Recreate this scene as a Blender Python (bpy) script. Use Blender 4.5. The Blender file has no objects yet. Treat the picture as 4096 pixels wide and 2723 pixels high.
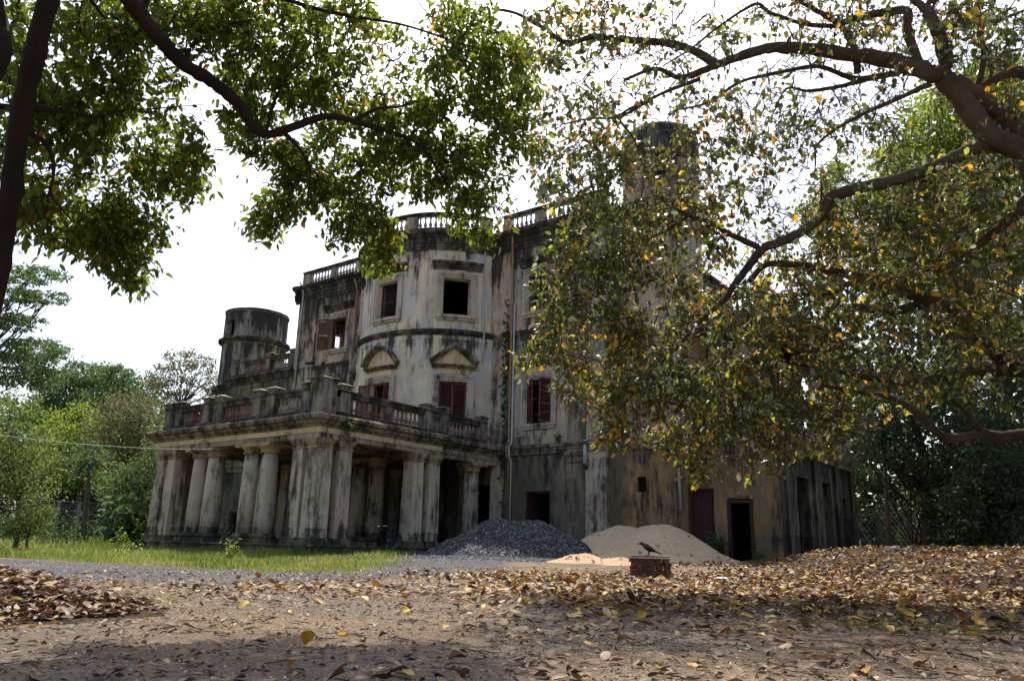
import bpy, math, random
import numpy as np
from mathutils import Matrix, Vector
PI = math.pi
S = bpy.context.scene
COL = S.collection
rnd = random.Random(7)
rng = np.random.default_rng(11)

# ------------------------------------------------------------------ camera
W0, H0, F = 4096.0, 2723.0, 3137.0
YAW, PIT, ROL = [math.radians(a) for a in (-36.8, 14.8, 1.437)]
CAM = np.array([21.6, -17.82, 0.55])
fw = np.array([math.sin(YAW) * math.cos(PIT), math.cos(YAW) * math.cos(PIT), math.sin(PIT)])
_r = np.array([math.cos(YAW), -math.sin(YAW), 0.0])
_u = np.cross(_r, fw)
rt = math.cos(ROL) * _r + math.sin(ROL) * _u
up = -math.sin(ROL) * _r + math.cos(ROL) * _u
cd = bpy.data.cameras.new('camera')
cam = bpy.data.objects.new('camera', cd)
COL.objects.link(cam)
m = Matrix.Identity(4)
for i in range(3):
    m[i][0], m[i][1], m[i][2], m[i][3] = rt[i], up[i], -fw[i], CAM[i]
cam.matrix_world = m
cd.sensor_width = 23.5
cd.lens = F / W0 * 23.5
cd.clip_start = 0.05
cd.clip_end = 3000
S.camera = cam
# ------------------------------------------------------------------ sky, sun, exposure
SUN_EL = math.radians(60)
SUN_AZ = math.radians(-35)      # measured from +Y towards +X
wd = bpy.data.worlds.new('World')
S.world = wd
wd.use_nodes = True
nt = wd.node_tree
nt.nodes.clear()
o = nt.nodes.new('ShaderNodeOutputWorld')
bg = nt.nodes.new('ShaderNodeBackground')
sky = nt.nodes.new('ShaderNodeTexSky')
sky.sky_type = 'NISHITA'
sky.sun_disc = False
sky.sun_elevation = SUN_EL
sky.sun_rotation = SUN_AZ
sky.altitude = 0
sky.air_density = 1.0
sky.dust_density = 4.0
sky.ozone_density = 1.0
bg.inputs['Strength'].default_value = 0.15
nt.links.new(sky.outputs[0], bg.inputs['Color'])
nt.links.new(bg.outputs[0], o.inputs['Surface'])
sd = bpy.data.lights.new('sun', 'SUN')
sun = bpy.data.objects.new('sun', sd)
COL.objects.link(sun)
sd.energy = 3.5
sd.angle = math.radians(0.53)
sd.color = (1.0, 0.94, 0.84)
sv = Vector((math.cos(SUN_EL) * math.sin(SUN_AZ), math.cos(SUN_EL) * math.cos(SUN_AZ), math.sin(SUN_EL)))
sun.rotation_euler = sv.to_track_quat('Z', 'Y').to_euler()
sun.location = (0, 0, 40)
S.view_settings.view_transform = 'Standard'
S.view_settings.look = 'None'
S.view_settings.gamma = 1
S.view_settings.exposure = 0.85
S.view_settings.use_curve_mapping = False

# ------------------------------------------------------------------ measuring helpers
def ray(x, y):
    return rt * (x - W0 / 2) / F - up * (y - H0 / 2) / F + fw
def at_d(x, y, d):
    v = ray(x, y)
    return CAM + v / np.linalg.norm(v) * d
def at_y(x, y, Y):
    v = ray(x, y)
    return CAM + v * ((Y - CAM[1]) / v[1])
def at_x(x, y, X):
    v = ray(x, y)
    return CAM + v * ((X - CAM[0]) / v[0])
def sm(t):
    t = np.clip(t, 0, 1)
    return t * t * (3 - 2 * t)
def _h(ix, iy, s):
    n = np.sin(ix * 127.1 + iy * 311.7 + s * 74.7) * 43758.5453
    return n - np.floor(n)
def vn(x, y, s=0):
    x = np.asarray(x, float); y = np.asarray(y, float)
    ix, iy = np.floor(x), np.floor(y)
    fx, fy = sm(x - ix), sm(y - iy)
    a, b, c, d = _h(ix, iy, s), _h(ix + 1, iy, s), _h(ix, iy + 1, s), _h(ix + 1, iy + 1, s)
    return (a * (1 - fx) + b * fx) * (1 - fy) + (c * (1 - fx) + d * fx) * fy
def fbm(x, y, s=0, o=3):
    r = 0; a = .5
    for k in range(o):
        r = r + a * vn(np.asarray(x) * 2 ** k, np.asarray(y) * 2 ** k, s + k); a *= .5
    return r
def G(x, y):
    x = np.asarray(x, float); y = np.asarray(y, float)
    z = .24 * sm((y + 6) / 9)
    z = z + (fbm(x * .7, y * .7, 3) - .44) * .05 + (fbm(x * 3.1, y * 3.1, 5) - .44) * .022
    return z
def hit(x, y):
    v = ray(x, y)
    ts = np.arange(1, 160, .02)
    p = CAM[None] + v[None] * ts[:, None]
    k = np.argmax(p[:, 2] < G(p[:, 0], p[:, 1]))
    return p[k] if p[k, 2] < G(p[k, 0], p[k, 1]) + .01 else p[-1]

# ------------------------------------------------------------------ object helpers
WL = {}
class MB:
    def __init__(s):
        s.v = []; s.f = []; s.sm = []
    def add(s, vs, fs, smooth=False):
        b = len(s.v)
        s.v.extend([tuple(map(float, p)) for p in vs])
        for q in fs:
            s.f.append(tuple(b + i for i in q)); s.sm.append(smooth)
    def hexa(s, p):          # 8 points: bottom 4 ccw, top 4 ccw
        s.add(p, [(3, 2, 1, 0), (4, 5, 6, 7), (0, 1, 5, 4), (1, 2, 6, 5), (2, 3, 7, 6), (3, 0, 4, 7)])
    def box(s, x0, x1, y0, y1, z0, z1):
        s.hexa([(x0, y0, z0), (x1, y0, z0), (x1, y1, z0), (x0, y1, z0), (x0, y0, z1), (x1, y0, z1), (x1, y1, z1), (x0, y1, z1)])
    def lathe(s, c, prof, n=12, cap=True, sx=1, sy=1, rot=0):
        vs = []; fs = []
        for (r, z) in prof:
            for k in range(n):
                a = 2 * PI * k / n + rot
                vs.append((c[0] + r * sx * math.cos(a), c[1] + r * sy * math.sin(a), c[2] + z))
        for i in range(len(prof) - 1):
            for k in range(n):
                k2 = (k + 1) % n
                fs.append((i * n + k, i * n + k2, (i + 1) * n + k2, (i + 1) * n + k))
        if cap:
            fs.append(tuple(range(n - 1, -1, -1)))
            fs.append(tuple((len(prof) - 1) * n + k for k in range(n)))
        s.add(vs, fs, n > 6)
    def tube(s, pts, rad, n=6, cap=True, squash=None):
        pts = [Vector(p) for p in pts]
        if not hasattr(rad, '__len__'): rad = [rad] * len(pts)
        vs = []; fs = []
        ref = Vector((0.13, 0.31, 1)).normalized()
        for i, p in enumerate(pts):
            t = (pts[min(i + 1, len(pts) - 1)] - pts[max(i - 1, 0)])
            t = t.normalized() if t.length > 1e-9 else Vector((0, 0, 1))
            a = t.cross(ref)
            if a.length < .05: a = t.cross(Vector((1, 0, 0)))
            a.normalize(); b = t.cross(a)
            for k in range(n):
                w = 2 * PI * k / n
                vs.append(p + a * (rad[i] * math.cos(w)) + b * (rad[i] * math.sin(w) * (squash or 1)))
        for i in range(len(pts) - 1):
            for k in range(n):
                k2 = (k + 1) % n
                fs.append((i * n + k, i * n + k2, (i + 1) * n + k2, (i + 1) * n + k))
        if cap:
            fs.append(tuple(range(n - 1, -1, -1))); fs.append(tuple((len(pts) - 1) * n + k for k in range(n)))
        s.add(vs, fs, True)
    def mesh(s, name, mat):
        me = bpy.data.meshes.new(name)
        me.from_pydata(s.v, [], s.f)
        if any(s.sm): me.polygons.foreach_set('use_smooth', s.sm)
        if mat: me.materials.append(mat)
        return me
def link(name, data, parent=None, at=(0, 0, 0)):
    ob = bpy.data.objects.new(name, data)
    COL.objects.link(ob)
    WL[ob] = Vector(at)
    if parent is not None:
        ob.parent = parent
        ob.location = Vector(at) - WL[parent]
    else:
        ob.location = at
    return ob
def obj(name, mb, mat, parent=None, at=(0, 0, 0)):
    """mb holds world coordinates when `at` is left at zero."""
    return link(name, mb.mesh(name, mat), parent, at)
def tag(ob, label=None, cat=None, group=None, kind=None):
    if label: ob['label'] = label
    if cat: ob['category'] = cat
    if group: ob['group'] = group
    if kind: ob['kind'] = kind
    return ob
def thing(name, label, cat, at=(0, 0, 0), group=None):
    ob = bpy.data.objects.new(name, None)
    ob.empty_display_size = .2
    COL.objects.link(ob)
    ob.location = at
    WL[ob] = Vector(at)
    return tag(ob, label, cat, group)
def copy_tree(o_, parent=None):
    c = o_.copy(); COL.objects.link(c)
    if parent is not None: c.parent = parent
    WL[c] = WL.get(o_, Vector())
    for ch in list(o_.children): copy_tree(ch, c)
    return c
def arr_mesh(name, V, T, mats, tint=None, smooth=False, mi=None):
    """triangles from arrays"""
    V = np.asarray(V, np.float32); T = np.asarray(T, np.int32)
    me = bpy.data.meshes.new(name)
    me.vertices.add(len(V)); me.vertices.foreach_set('co', V.ravel())
    me.loops.add(len(T) * 3); me.loops.foreach_set('vertex_index', T.ravel())
    me.polygons.add(len(T))
    me.polygons.foreach_set('loop_start', np.arange(0, len(T) * 3, 3, dtype=np.int32))
    if smooth: me.polygons.foreach_set('use_smooth', np.ones(len(T), bool))
    for q in (mats if isinstance(mats, (list, tuple)) else [mats]): me.materials.append(q)
    if tint is not None:
        a = me.attributes.new('tint', 'FLOAT', 'POINT'); a.data.foreach_set('value', np.asarray(tint, np.float32))
    me.update(calc_edges=True)
    return me

# ------------------------------------------------------------------ materials
class NB:
    def __init__(s, name):
        s.m = bpy.data.materials.new(name); s.m.use_nodes = True
        s.t = s.m.node_tree; s.t.nodes.clear()
        s.out = s.t.nodes.new('ShaderNodeOutputMaterial')
    def n(s, typ, **kw):
        q = s.t.nodes.new(typ)
        for k, v in kw.items(): setattr(q, k, v)
        return q
    def l(s, a, b): s.t.links.new(a, b)
    def setin(s, sock, v):
        if hasattr(v, 'is_linked') or hasattr(v, 'links'): s.l(v, sock)
        else: sock.default_value = v
    def math(s, op, a, b=None, clamp=False):
        q = s.n('ShaderNodeMath', operation=op, use_clamp=clamp)
        s.setin(q.inputs[0], a)
        if b is not None: s.setin(q.inputs[1], b)
        return q.outputs[0]
    def pos(s): return s.n('ShaderNodeNewGeometry').outputs['Position']
    def objc(s): return s.n('ShaderNodeTexCoord').outputs['Object']
    def noise(s, vec, scale=1, detail=6, rough=.6, st=(1, 1, 1), off=(0, 0, 0)):
        mp = s.n('ShaderNodeMapping'); mp.inputs['Scale'].default_value = st; mp.inputs['Location'].default_value = off
        s.l(vec, mp.inputs['Vector'])
        q = s.n('ShaderNodeTexNoise'); q.inputs['Scale'].default_value = scale
        q.inputs['Detail'].default_value = detail; q.inputs['Roughness'].default_value = rough
        s.l(mp.outputs[0], q.inputs['Vector'])
        return q.outputs['Fac']
    def ramp(s, fac, stops, interp='LINEAR'):
        q = s.n('ShaderNodeValToRGB'); e = q.color_ramp.elements; q.color_ramp.interpolation = interp
        while len(e) < len(stops): e.new(.5)
        for i, (p, c) in enumerate(stops):
            e[i].position = p
            e[i].color = (c, c, c, 1) if not hasattr(c, '__len__') else (*c, 1)
        s.setin(q.inputs[0], fac)
        return q.outputs[0]
    def step(s, fac, a, b):
        q = s.n('ShaderNodeMapRange'); q.clamp = True
        q.interpolation_type = 'SMOOTHSTEP'
        s.setin(q.inputs['Value'], fac); q.inputs['From Min'].default_value = a; q.inputs['From Max'].default_value = b
        return q.outputs[0]
    def mix(s, f, a, b, mode='MIX'):
        q = s.n('ShaderNodeMix', data_type='RGBA', blend_type=mode)
        s.setin(q.inputs[0], f)
        for k, v in ((6, a), (7, b)):
            if isinstance(v, tuple): q.inputs[k].default_value = (*v, 1)
            else: s.l(v, q.inputs[k])
        return q.outputs[2]
    def attr(s, name):
        q = s.n('ShaderNodeAttribute'); q.attribute_name = name; return q.outputs['Fac']
    def bump(s, h, strength=.3, dist=.02):
        q = s.n('ShaderNodeBump'); q.inputs['Strength'].default_value = strength; q.inputs['Distance'].default_value = dist
        s.l(h, q.inputs['Height']); return q.outputs[0]
    def bsdf(s, col, rough=.9, spec=.2, normal=None, metallic=0):
        q = s.n('ShaderNodeBsdfPrincipled')
        s.setin(q.inputs['Base Color'], col if not isinstance(col, tuple) else (*col, 1))
        s.setin(q.inputs['Roughness'], rough)
        q.inputs['Specular IOR Level'].default_value = spec
        q.inputs['Metallic'].default_value = metallic
        if normal is not None: s.l(normal, q.inputs['Normal'])
        s.l(q.outputs[0], s.out.inputs['Surface'])
        return q
def plain(name, col, rough=.8, spec=.3, var=.25, scale=6, metallic=0):
    b = NB(name)
    n1 = b.noise(b.pos(), scale, 5, .65)
    c = b.mix(b.ramp(n1, [(.3, 0), (.7, 1)]), tuple(x * (1 - var) for x in col), tuple(min(1, x * (1 + var)) for x in col))
    b.bsdf(c, rough, spec, b.bump(n1, .25, .01), metallic)
    return b.m
def stucco(name, base, light, third, dark=(.020, .020, .020), bias=0.0, stains=(), green=0.0, bands=1.0, off=0.0):
    """old limewash: patchy plaster, mildew that ran down from ledges, vertical run marks"""
    b = NB(name)
    p = b.pos()
    O = (off, off * .7, off * .3)
    patch = b.noise(p, .62, 7, .62, (1, 1, .7), O)
    patch2 = b.noise(p, 1.1, 6, .62, (1, 1, .4), (O[0] + 31, O[1], 7))
    patch3 = b.noise(p, 2.6, 7, .7, (1, 1, .16), (O[0] + 61, O[1], 17))
    streak = b.noise(p, 1.7, 9, .62, (1, 1, .10), O)
    fine = b.noise(p, 5.5, 7, .72, (1, 1, .12), (O[0] + 5, 3, 1))
    blot = b.noise(p, 1.1, 10, .74, (1, 1, .6), (O[0] + 12, 3, 9))
    mott = b.noise(p, 3.2, 9, .76, (1, 1, .42), (O[0] + 19, 8, 2))
    speck = b.noise(p, 26, 5, .75, (1, 1, .5))
    c = b.mix(b.ramp(patch, [(.40, 0), (.60, 1)]), base, light)
    c = b.mix(b.math('MULTIPLY', b.ramp(patch2, [(.49, 0), (.60, 1)]), .85), c, third)
    c = b.mix(b.math('MULTIPLY', b.ramp(patch3, [(.56, 0), (.66, 1)]), .6), c, light)
    c = b.mix(b.math('MULTIPLY', b.ramp(patch3, [(.30, 1), (.43, 0)]), .45), c, dark)
    if green:
        g = b.noise(p, .7, 7, .68, (1, 1, .30), (O[0] + 77, 4, 2))
        c = b.mix(b.math('MULTIPLY', b.ramp(g, [(.40, 0), (.56, 1)]), green), c, (.060, .064, .044))
    z = b.n('ShaderNodeSeparateXYZ'); b.l(p, z.inputs[0]); z = z.outputs['Z']
    zz = b.math('ADD', z, b.math('MULTIPLY', b.math('SUBTRACT', streak, .5), 5.0))
    amt = b.math('MULTIPLY', b.math('SUBTRACT', streak, .5), 3.6 * bands)
    amt = b.math('ADD', amt, b.math('MULTIPLY', b.math('SUBTRACT', blot, .5), 4.2))
    amt = b.math('ADD', amt, b.math('MULTIPLY', b.math('SUBTRACT', fine, .5), 3.0 * bands))
    amt = b.math('ADD', amt, b.math('MULTIPLY', b.math('SUBTRACT', mott, .5), 3.6))
    amt = b.math('ADD', amt, bias)
    for (zt, ln, st) in stains:
        q = b.n('ShaderNodeMapRange'); q.clamp = True
        b.l(zz, q.inputs['Value'])
        q.inputs['From Min'].default_value = zt - ln; q.inputs['From Max'].default_value = zt
        q.inputs['To Min'].default_value = 0; q.inputs['To Max'].default_value = st
        k = b.math('MULTIPLY', q.outputs[0], b.math('LESS_THAN', z, zt + .04))
        amt = b.math('ADD', amt, k)
    dk = b.step(amt, -.35, 1.15)
    c = b.mix(b.math('MULTIPLY', dk, .92), c, dark)
    c = b.mix(b.ramp(speck, [(.36, .45), (.46, 0)]), c, b.mix(.6, c, dark))
    c = b.mix(b.math('MULTIPLY', b.ramp(speck, [(.60, 0), (.72, 1)]), .25), c, light)
    h = b.math('ADD', b.math('MULTIPLY', speck, .35), b.math('MULTIPLY', blot, .8))
    b.bsdf(c, .93, .12, b.bump(h, .45, .03))
    return b.m
CREAM, BUFF, GREY, PINK = (.60, .50, .33), (.44, .38, .27), (.32, .30, .26), (.45, .31, .24)
BLUEG = (.40, .40, .43)
M = {}
M['bow'] = stucco('stucco_pale', (0.526, 0.444, 0.314), (0.752, 0.635, 0.437), (0.490, 0.473, 0.494), bias=-0.36, stains=((15.3, 1.7, 2.2), (10.4, 1.1, .8), (13.6, .7, .5), (9.9, .7, .5)))
M['main'] = stucco('stucco_grey', (0.336, 0.303, 0.247), (0.526, 0.422, 0.276), (0.474, 0.311, 0.228), bias=0.12, stains=((15.3, 2.2, 1.8), (10.3, 1.0, .9), (4.95, .6, .6)), off=13)
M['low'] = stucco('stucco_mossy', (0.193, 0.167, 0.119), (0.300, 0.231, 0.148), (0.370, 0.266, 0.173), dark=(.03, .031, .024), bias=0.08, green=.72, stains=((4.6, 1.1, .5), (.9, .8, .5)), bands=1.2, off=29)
M['side'] = stucco('stucco_mildew_shade', (.13, .115, .085), (.20, .165, .11), (.16, .125, .09), dark=(.02, .02, .017), bias=.35, green=.4, stains=((4.6, 1.6, .8), (1.2, 1, .6)), bands=1.5, off=91)  # mildewed stucco with the side wall's deep shade put into its colour
M['ochre'] = stucco('stucco_ochre', (0.237, 0.172, 0.104), (0.474, 0.265, 0.088), (0.341, 0.213, 0.120), dark=(.03, .03, .024), bias=-0.05, green=.62, stains=((4.6, .8, .4), (1.1, .9, .5)), bands=1.2, off=47)
M['dark'] = stucco('stucco_black', (0.120, 0.112, 0.092), (0.208, 0.184, 0.136), (0.152, 0.132, 0.104), bias=0.75, off=3)
M['cornice'] = stucco('stucco_cornice', (0.214, 0.181, 0.134), (0.376, 0.301, 0.192), (0.268, 0.198, 0.134), bias=0.42, off=8)
M['frame'] = stucco('stucco_moulding', (0.414, 0.372, 0.309), (0.546, 0.471, 0.364), (0.433, 0.363, 0.264), bias=-0.10, off=21)
M['fascia'] = stucco('stucco_cream', (0.624, 0.479, 0.258), (0.718, 0.571, 0.339), (0.548, 0.415, 0.232), bias=-0.35, off=17, bands=1.1)
M['arch'] = stucco('stucco_rose', (0.302, 0.245, 0.186), (0.471, 0.372, 0.274), (0.358, 0.245, 0.186), bias=0.10, off=37)
M['column'] = stucco('stucco_column', (0.411, 0.351, 0.262), (0.591, 0.492, 0.353), (0.524, 0.377, 0.273), bias=0.10, stains=((4.2, .5, .5), (1.0, .6, .5)), bands=1.0, off=41)
M['tower'] = stucco('stucco_tower', (0.212, 0.196, 0.153), (0.357, 0.315, 0.230), (0.289, 0.272, 0.230), bias=0.30, stains=((15.2, 1.6, 1.9), (13.0, 1.2, .9)), bands=1.4, off=53)
M['capital'] = stucco('stucco_capital', (.40, .32, .20), (.50, .36, .14), (.36, .27, .21), bias=.05, off=83)
M['pier'] = stucco('stucco_pier', (0.220, 0.190, 0.143), (0.301, 0.257, 0.187), (0.243, 0.184, 0.143), bias=.25, off=71)
M['inner'] = stucco('stucco_inner', (0.169, 0.146, 0.113), (0.232, 0.197, 0.151), (0.134, 0.126, 0.124), bias=0.10, off=61)  # darker plaster tones for portico ceiling, beam and inner posts
M['redwood'] = plain('red_painted_wood', (.125, .042, .038), .75, .2, .5, 9)
M['oldwood'] = plain('dark_red_door_wood', (.05, .016, .014), .7, .25, .4, 6)
M['balred'] = stucco('baluster_red', (.20, .085, .07), (.33, .25, .21), (.13, .04, .04), bias=-.25, off=5, bands=.6)
M['balpale'] = stucco('baluster_pale', (.33, .28, .24), (.42, .37, .32), (.27, .22, .2), bias=-.35, off=9, bands=.6)
M['iron'] = plain('rusty_iron_bar', (.055, .035, .028), .6, .4, .4, 20)
M['rust'] = plain('rusty_pipe', (.30, .17, .075), .75, .3, .45, 7)
M['pvc'] = plain('grey_plastic_pipe', (.42, .42, .40), .5, .4, .15, 5)
M['twig'] = plain('twig_bark', (.095, .068, .048), .85, .2, .4, 12)
M['bark'] = stucco('bark_brown', (.075, .054, .040), (.14, .105, .076), (.05, .038, .03), dark=(.02, .015, .012), bias=-.35, off=2, bands=.6)
M['barkdark'] = stucco('bark_dark_red', (.026, .016, .013), (.042, .026, .020), (.020, .013, .011), dark=(.012, .01, .01), bias=-.3, off=6, bands=.6)
M['barkfar'] = plain('bark_far', (.10, .085, .065), .9, .1, .3, 3)
M['concrete'] = plain('concrete_post', (.27, .25, .21), .9, .1, .3, 6)
M['darkpost'] = plain('dark_post', (.07, .062, .05), .9, .1, .3, 6)  # darker colour for the right fence's posts and struts
M['wire'] = plain('galvanised_wire', (.16, .16, .15), .5, .4, .2, 10)
M['cable'] = plain('white_cable', (.36, .355, .33), .5, .3, .1, 5)
M['black'] = plain('black_paint', (.012, .012, .014), .35, .5, .3, 20)
M['feather'] = plain('black_feather', (.008, .008, .010), .85, .1, .3, 40)
M['rubber'] = plain('black_rubber', (.014, .014, .014), .8, .2, .2, 20)
M['steel'] = plain('dull_steel', (.5, .5, .5), .3, .5, .2, 20, 1)
M['brick'] = plain('worn_brick', (.155, .075, .048), .95, .1, .5, 9)
M['slab'] = plain('stone_slab', (.24, .20, .165), .9, .1, .35, 9)
M['plastic'] = plain('white_plastic', (.75, .75, .76), .4, .4, .08, 8)

def leaf_mat(name, stops, transl=.45, rough=.42, spec=.45, gain=1.35):
    b = NB(name)
    t = b.attr('tint')
    c = b.ramp(t, stops)
    n = b.noise(b.pos(), 30, 3, .6)
    c2 = b.mix(b.ramp(n, [(.35, 0), (.65, 1)]), b.mix(.22, c, (0, 0, 0)), c)
    q = b.n('ShaderNodeBsdfPrincipled'); b.l(c2, q.inputs['Base Color'])
    q.inputs['Roughness'].default_value = rough; q.inputs['Specular IOR Level'].default_value = spec
    tr = b.n('ShaderNodeBsdfTranslucent')
    hs = b.n('ShaderNodeHueSaturation'); hs.inputs['Saturation'].default_value = 1.02; hs.inputs['Value'].default_value = gain
    hs.inputs['Hue'].default_value = .478
    b.l(c2, hs.inputs['Color']); b.l(hs.outputs[0], tr.inputs['Color'])
    mx = b.n('ShaderNodeMixShader'); mx.inputs[0].default_value = transl
    b.l(q.outputs[0], mx.inputs[1]); b.l(tr.outputs[0], mx.inputs[2])
    b.l(mx.outputs[0], b.out.inputs['Surface'])
    return b.m
GL = [(0, (.028, .046, .008)), (.35, (.060, .092, .010)), (.7, (.100, .140, .014)), (.93, (.16, .195, .022)), (.97, (.32, .18, .02)), (1, (.38, .2, .02))]
M['leafL'] = leaf_mat('leaf_glossy_green', GL, .57, .42, .35, 2.5)
GR = [(0, (.040, .055, .014)), (.36, (.075, .098, .018)), (.50, (.115, .135, .022)), (.52, (.17, .185, .13)), (.69, (.24, .25, .19)), (.71, (.20, .25, .035)), (.75, (.27, .33, .04)), (.77, (.42, .33, .03)), (.90, (.48, .30, .022)), (.96, (.42, .20, .02)), (1, (.30, .14, .02))]
M['leafR'] = leaf_mat('leaf_broad_mixed', GR, .5, .36, .6, 2.3)
GD = [(0, (.03, .019, .013)), (.25, (.10, .06, .036)), (.5, (.195, .117, .058)), (.72, (.33, .225, .125)), (.82, (.40, .25, .06)), (.92, (.45, .29, .03)), (1, (.32, .11, .02))]
M['leafD'] = leaf_mat('leaf_dry', GD, .12, .6, .3, 1.1)
GY = [(0, (.035, .019, .009)), (.22, (.125, .063, .022)), (.45, (.25, .14, .040)), (.62, (.35, .225, .075)), (.8, (.42, .24, .018)), (.93, (.48, .31, .018)), (1, (.30, .09, .012))]
M['leafY'] = leaf_mat('leaf_fallen_yellow', GY, .15, .55, .35, 1.1)
GF = [(0, (.026, .052, .020)), (.4, (.045, .088, .030)), (.75, (.078, .135, .040)), (1, (.13, .185, .05))]
M['leafF'] = leaf_mat('leaf_far_green', GF, .5, .6, .2, 2.0)
M['leafFy'] = leaf_mat('leaf_far_olive', [(0, (.045, .08, .020)), (.5, (.085, .135, .032)), (1, (.14, .19, .045))], .5, .6, .2, 2.0)
M['leafFb'] = leaf_mat('leaf_far_brown', [(0, (.06, .068, .03)), (.5, (.105, .115, .05)), (1, (.17, .175, .075))], .45, .6, .2, 1.8)
M['leafFd'] = leaf_mat('leaf_far_dark', [(0, (.016, .028, .013)), (.5, (.028, .048, .018)), (1, (.045, .075, .022))], .3, .6, .2, 1.3)
M['leafB'] = leaf_mat('leaf_bright_green', [(0, (.05, .085, .014)), (.5, (.095, .15, .018)), (.9, (.15, .21, .025)), (1, (.19, .24, .03))], .55, .5, .3, 2.2)
M['grass'] = leaf_mat('grass_blade', [(0, (.085, .13, .03)), (.4, (.155, .215, .045)), (.72, (.235, .265, .075)), (1, (.36, .29, .15))], .48, .6, .2, 1.8)

# ground ------------------------------------------------------------
b = NB('ground_soil')
p = b.pos()
n1 = b.noise(p, .6, 7, .65); n2 = b.noise(p, 5, 7, .7); n3 = b.noise(p, 40, 4, .8); n4 = b.noise(p, 120, 3, .8)
soil = b.mix(b.ramp(n1, [(.38, 0), (.62, 1)]), (.215, .153, .100), (.345, .258, .168))
soil = b.mix(b.ramp(n2, [(.3, .55), (.55, 0)]), soil, (.085, .060, .047))
soil = b.mix(b.ramp(n3, [(.40, .9), (.50, 0)]), soil, (.060, .043, .035))
soil = b.mix(b.ramp(n4, [(.62, 0), (.72, .6)]), soil, (.34, .27, .21))
ash = b.mix(b.ramp(n3, [(.35, 0), (.6, 1)]), (.11, .096, .08), (.235, .205, .165))
soil = b.mix(b.math('MULTIPLY', b.ramp(b.noise(p, .35, 5, .6, off=(9, 2, 0)), [(.48, 0), (.62, 1)]), .75), soil, ash)
grav = b.mix(b.ramp(n3, [(.35, 0), (.62, 1)]), (.075, .077, .083), (.17, .17, .172))
grav = b.mix(b.ramp(n2, [(.42, .7), (.58, 0)]), grav, (.045, .042, .040))
grav = b.mix(b.math('MULTIPLY', b.ramp(n1, [(.5, 0), (.66, 1)]), .4), grav, soil)
grav = b.mix(b.ramp(n4, [(.58, 0), (.66, .6)]), grav, (.25, .245, .24))
turf = b.mix(b.ramp(n2, [(.35, 0), (.65, 1)]), (.07, .085, .018), (.13, .13, .03))
turf = b.mix(b.ramp(n3, [(.4, .5), (.5, 0)]), turf, (.16, .11, .07))
jit = b.math('MULTIPLY', b.math('SUBTRACT', n2, .5), .9)
fg = b.step(b.math('ADD', b.attr('gravel'), jit), .35, .65)
ft = b.step(b.math('ADD', b.attr('turf'), jit), .35, .65)
hm = b.step(b.math('ADD', b.attr('humus'), b.math('MULTIPLY', jit, .6)), .25, .8)
soil = b.mix(b.math('MULTIPLY', hm, .85), soil, (.060, .038, .024))
c = b.mix(fg, soil, grav)
c = b.mix(ft, c, turf)
hh = b.math('ADD', b.math('MULTIPLY', n2, .5), b.math('ADD', b.math('MULTIPLY', n3, .35), b.math('MULTIPLY', n4, .12)))
b.bsdf(c, .95, .1, b.bump(hh, 1.0, .07))
M['ground'] = b.m
b = NB('crushed_stone'); p = b.pos()
vo = b.n('ShaderNodeTexVoronoi'); vo.inputs['Scale'].default_value = 22; b.l(p, vo.inputs['Vector'])
c = b.ramp(vo.outputs['Color'], [(.1, (.02, .022, .025)), (.5, (.045, .048, .054)), (.85, (.07, .074, .08))])
c = b.mix(b.ramp(vo.outputs['Distance'], [(.25, 0), (.55, .8)]), c, (.02, .02, .022))
b.bsdf(c, .9, .2, b.bump(vo.outputs['Distance'], .8, .03)); M['crushed'] = b.m
b = NB('stone_chip')
c = b.ramp(b.attr('tint'), [(0, (.016, .017, .020)), (.5, (.052, .055, .063)), (.85, (.13, .136, .146)), (1, (.27, .27, .275))])
b.bsdf(c, .95, .05); M['chip'] = b.m
def sandmat(name, a, bb, d):
    b = NB(name); p = b.pos()
    n1 = b.noise(p, 1.2, 7, .65); n2 = b.noise(p, 9, 6, .7); n3 = b.noise(p, 70, 3, .8)
    c = b.mix(b.ramp(n1, [(.3, 0), (.7, 1)]), a, bb)
    c = b.mix(b.ramp(n2, [(.28, .9), (.42, 0)]), c, d)
    c = b.mix(b.ramp(n3, [(.3, .5), (.5, 0)]), c, d)
    h = b.math('ADD', b.math('MULTIPLY', n2, .8), b.math('MULTIPLY', n3, .2))
    b.bsdf(c, .95, .08, b.bump(h, .8, .06)); return b.m
M['sand'] = sandmat('pale_sand', (.42, .32, .20), (.50, .385, .25), (.27, .20, .125))
M['sando'] = sandmat('orange_sand', (.44, .29, .18), (.52, .36, .23), (.32, .2, .12))

# ------------------------------------------------------------------ ground
def poly_mask(x, y, pts, soft):
    """signed distance to a polygon turned into 0..1 (1 inside)"""
    P = np.array(pts, float); d = np.full(x.shape, 1e9); ins = np.zeros(x.shape, bool)
    for i in range(len(P)):
        a, c_ = P[i], P[(i + 1) % len(P)]
        e = c_ - a; t = np.clip(((x - a[0]) * e[0] + (y - a[1]) * e[1]) / (e @ e), 0, 1)
        d = np.minimum(d, np.hypot(x - a[0] - t * e[0], y - a[1] - t * e[1]))
        cond = ((a[1] > y) != (c_[1] > y))
        xi = a[0] + (y - a[1]) * e[0] / (e[1] if abs(e[1]) > 1e-9 else 1e-9)
        ins ^= cond & (x < xi)
    sd_ = np.where(ins, d, -d)
    return np.clip(.5 + sd_ / (2 * soft), 0, 1)
TURF = [tuple(hit(*q)[:2]) for q in ((-60, 2229), (150, 2236), (420, 2254), (700, 2268), (950, 2280), (1180, 2292), (1400, 2284), (1560, 2262), (1610, 2240))]
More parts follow.
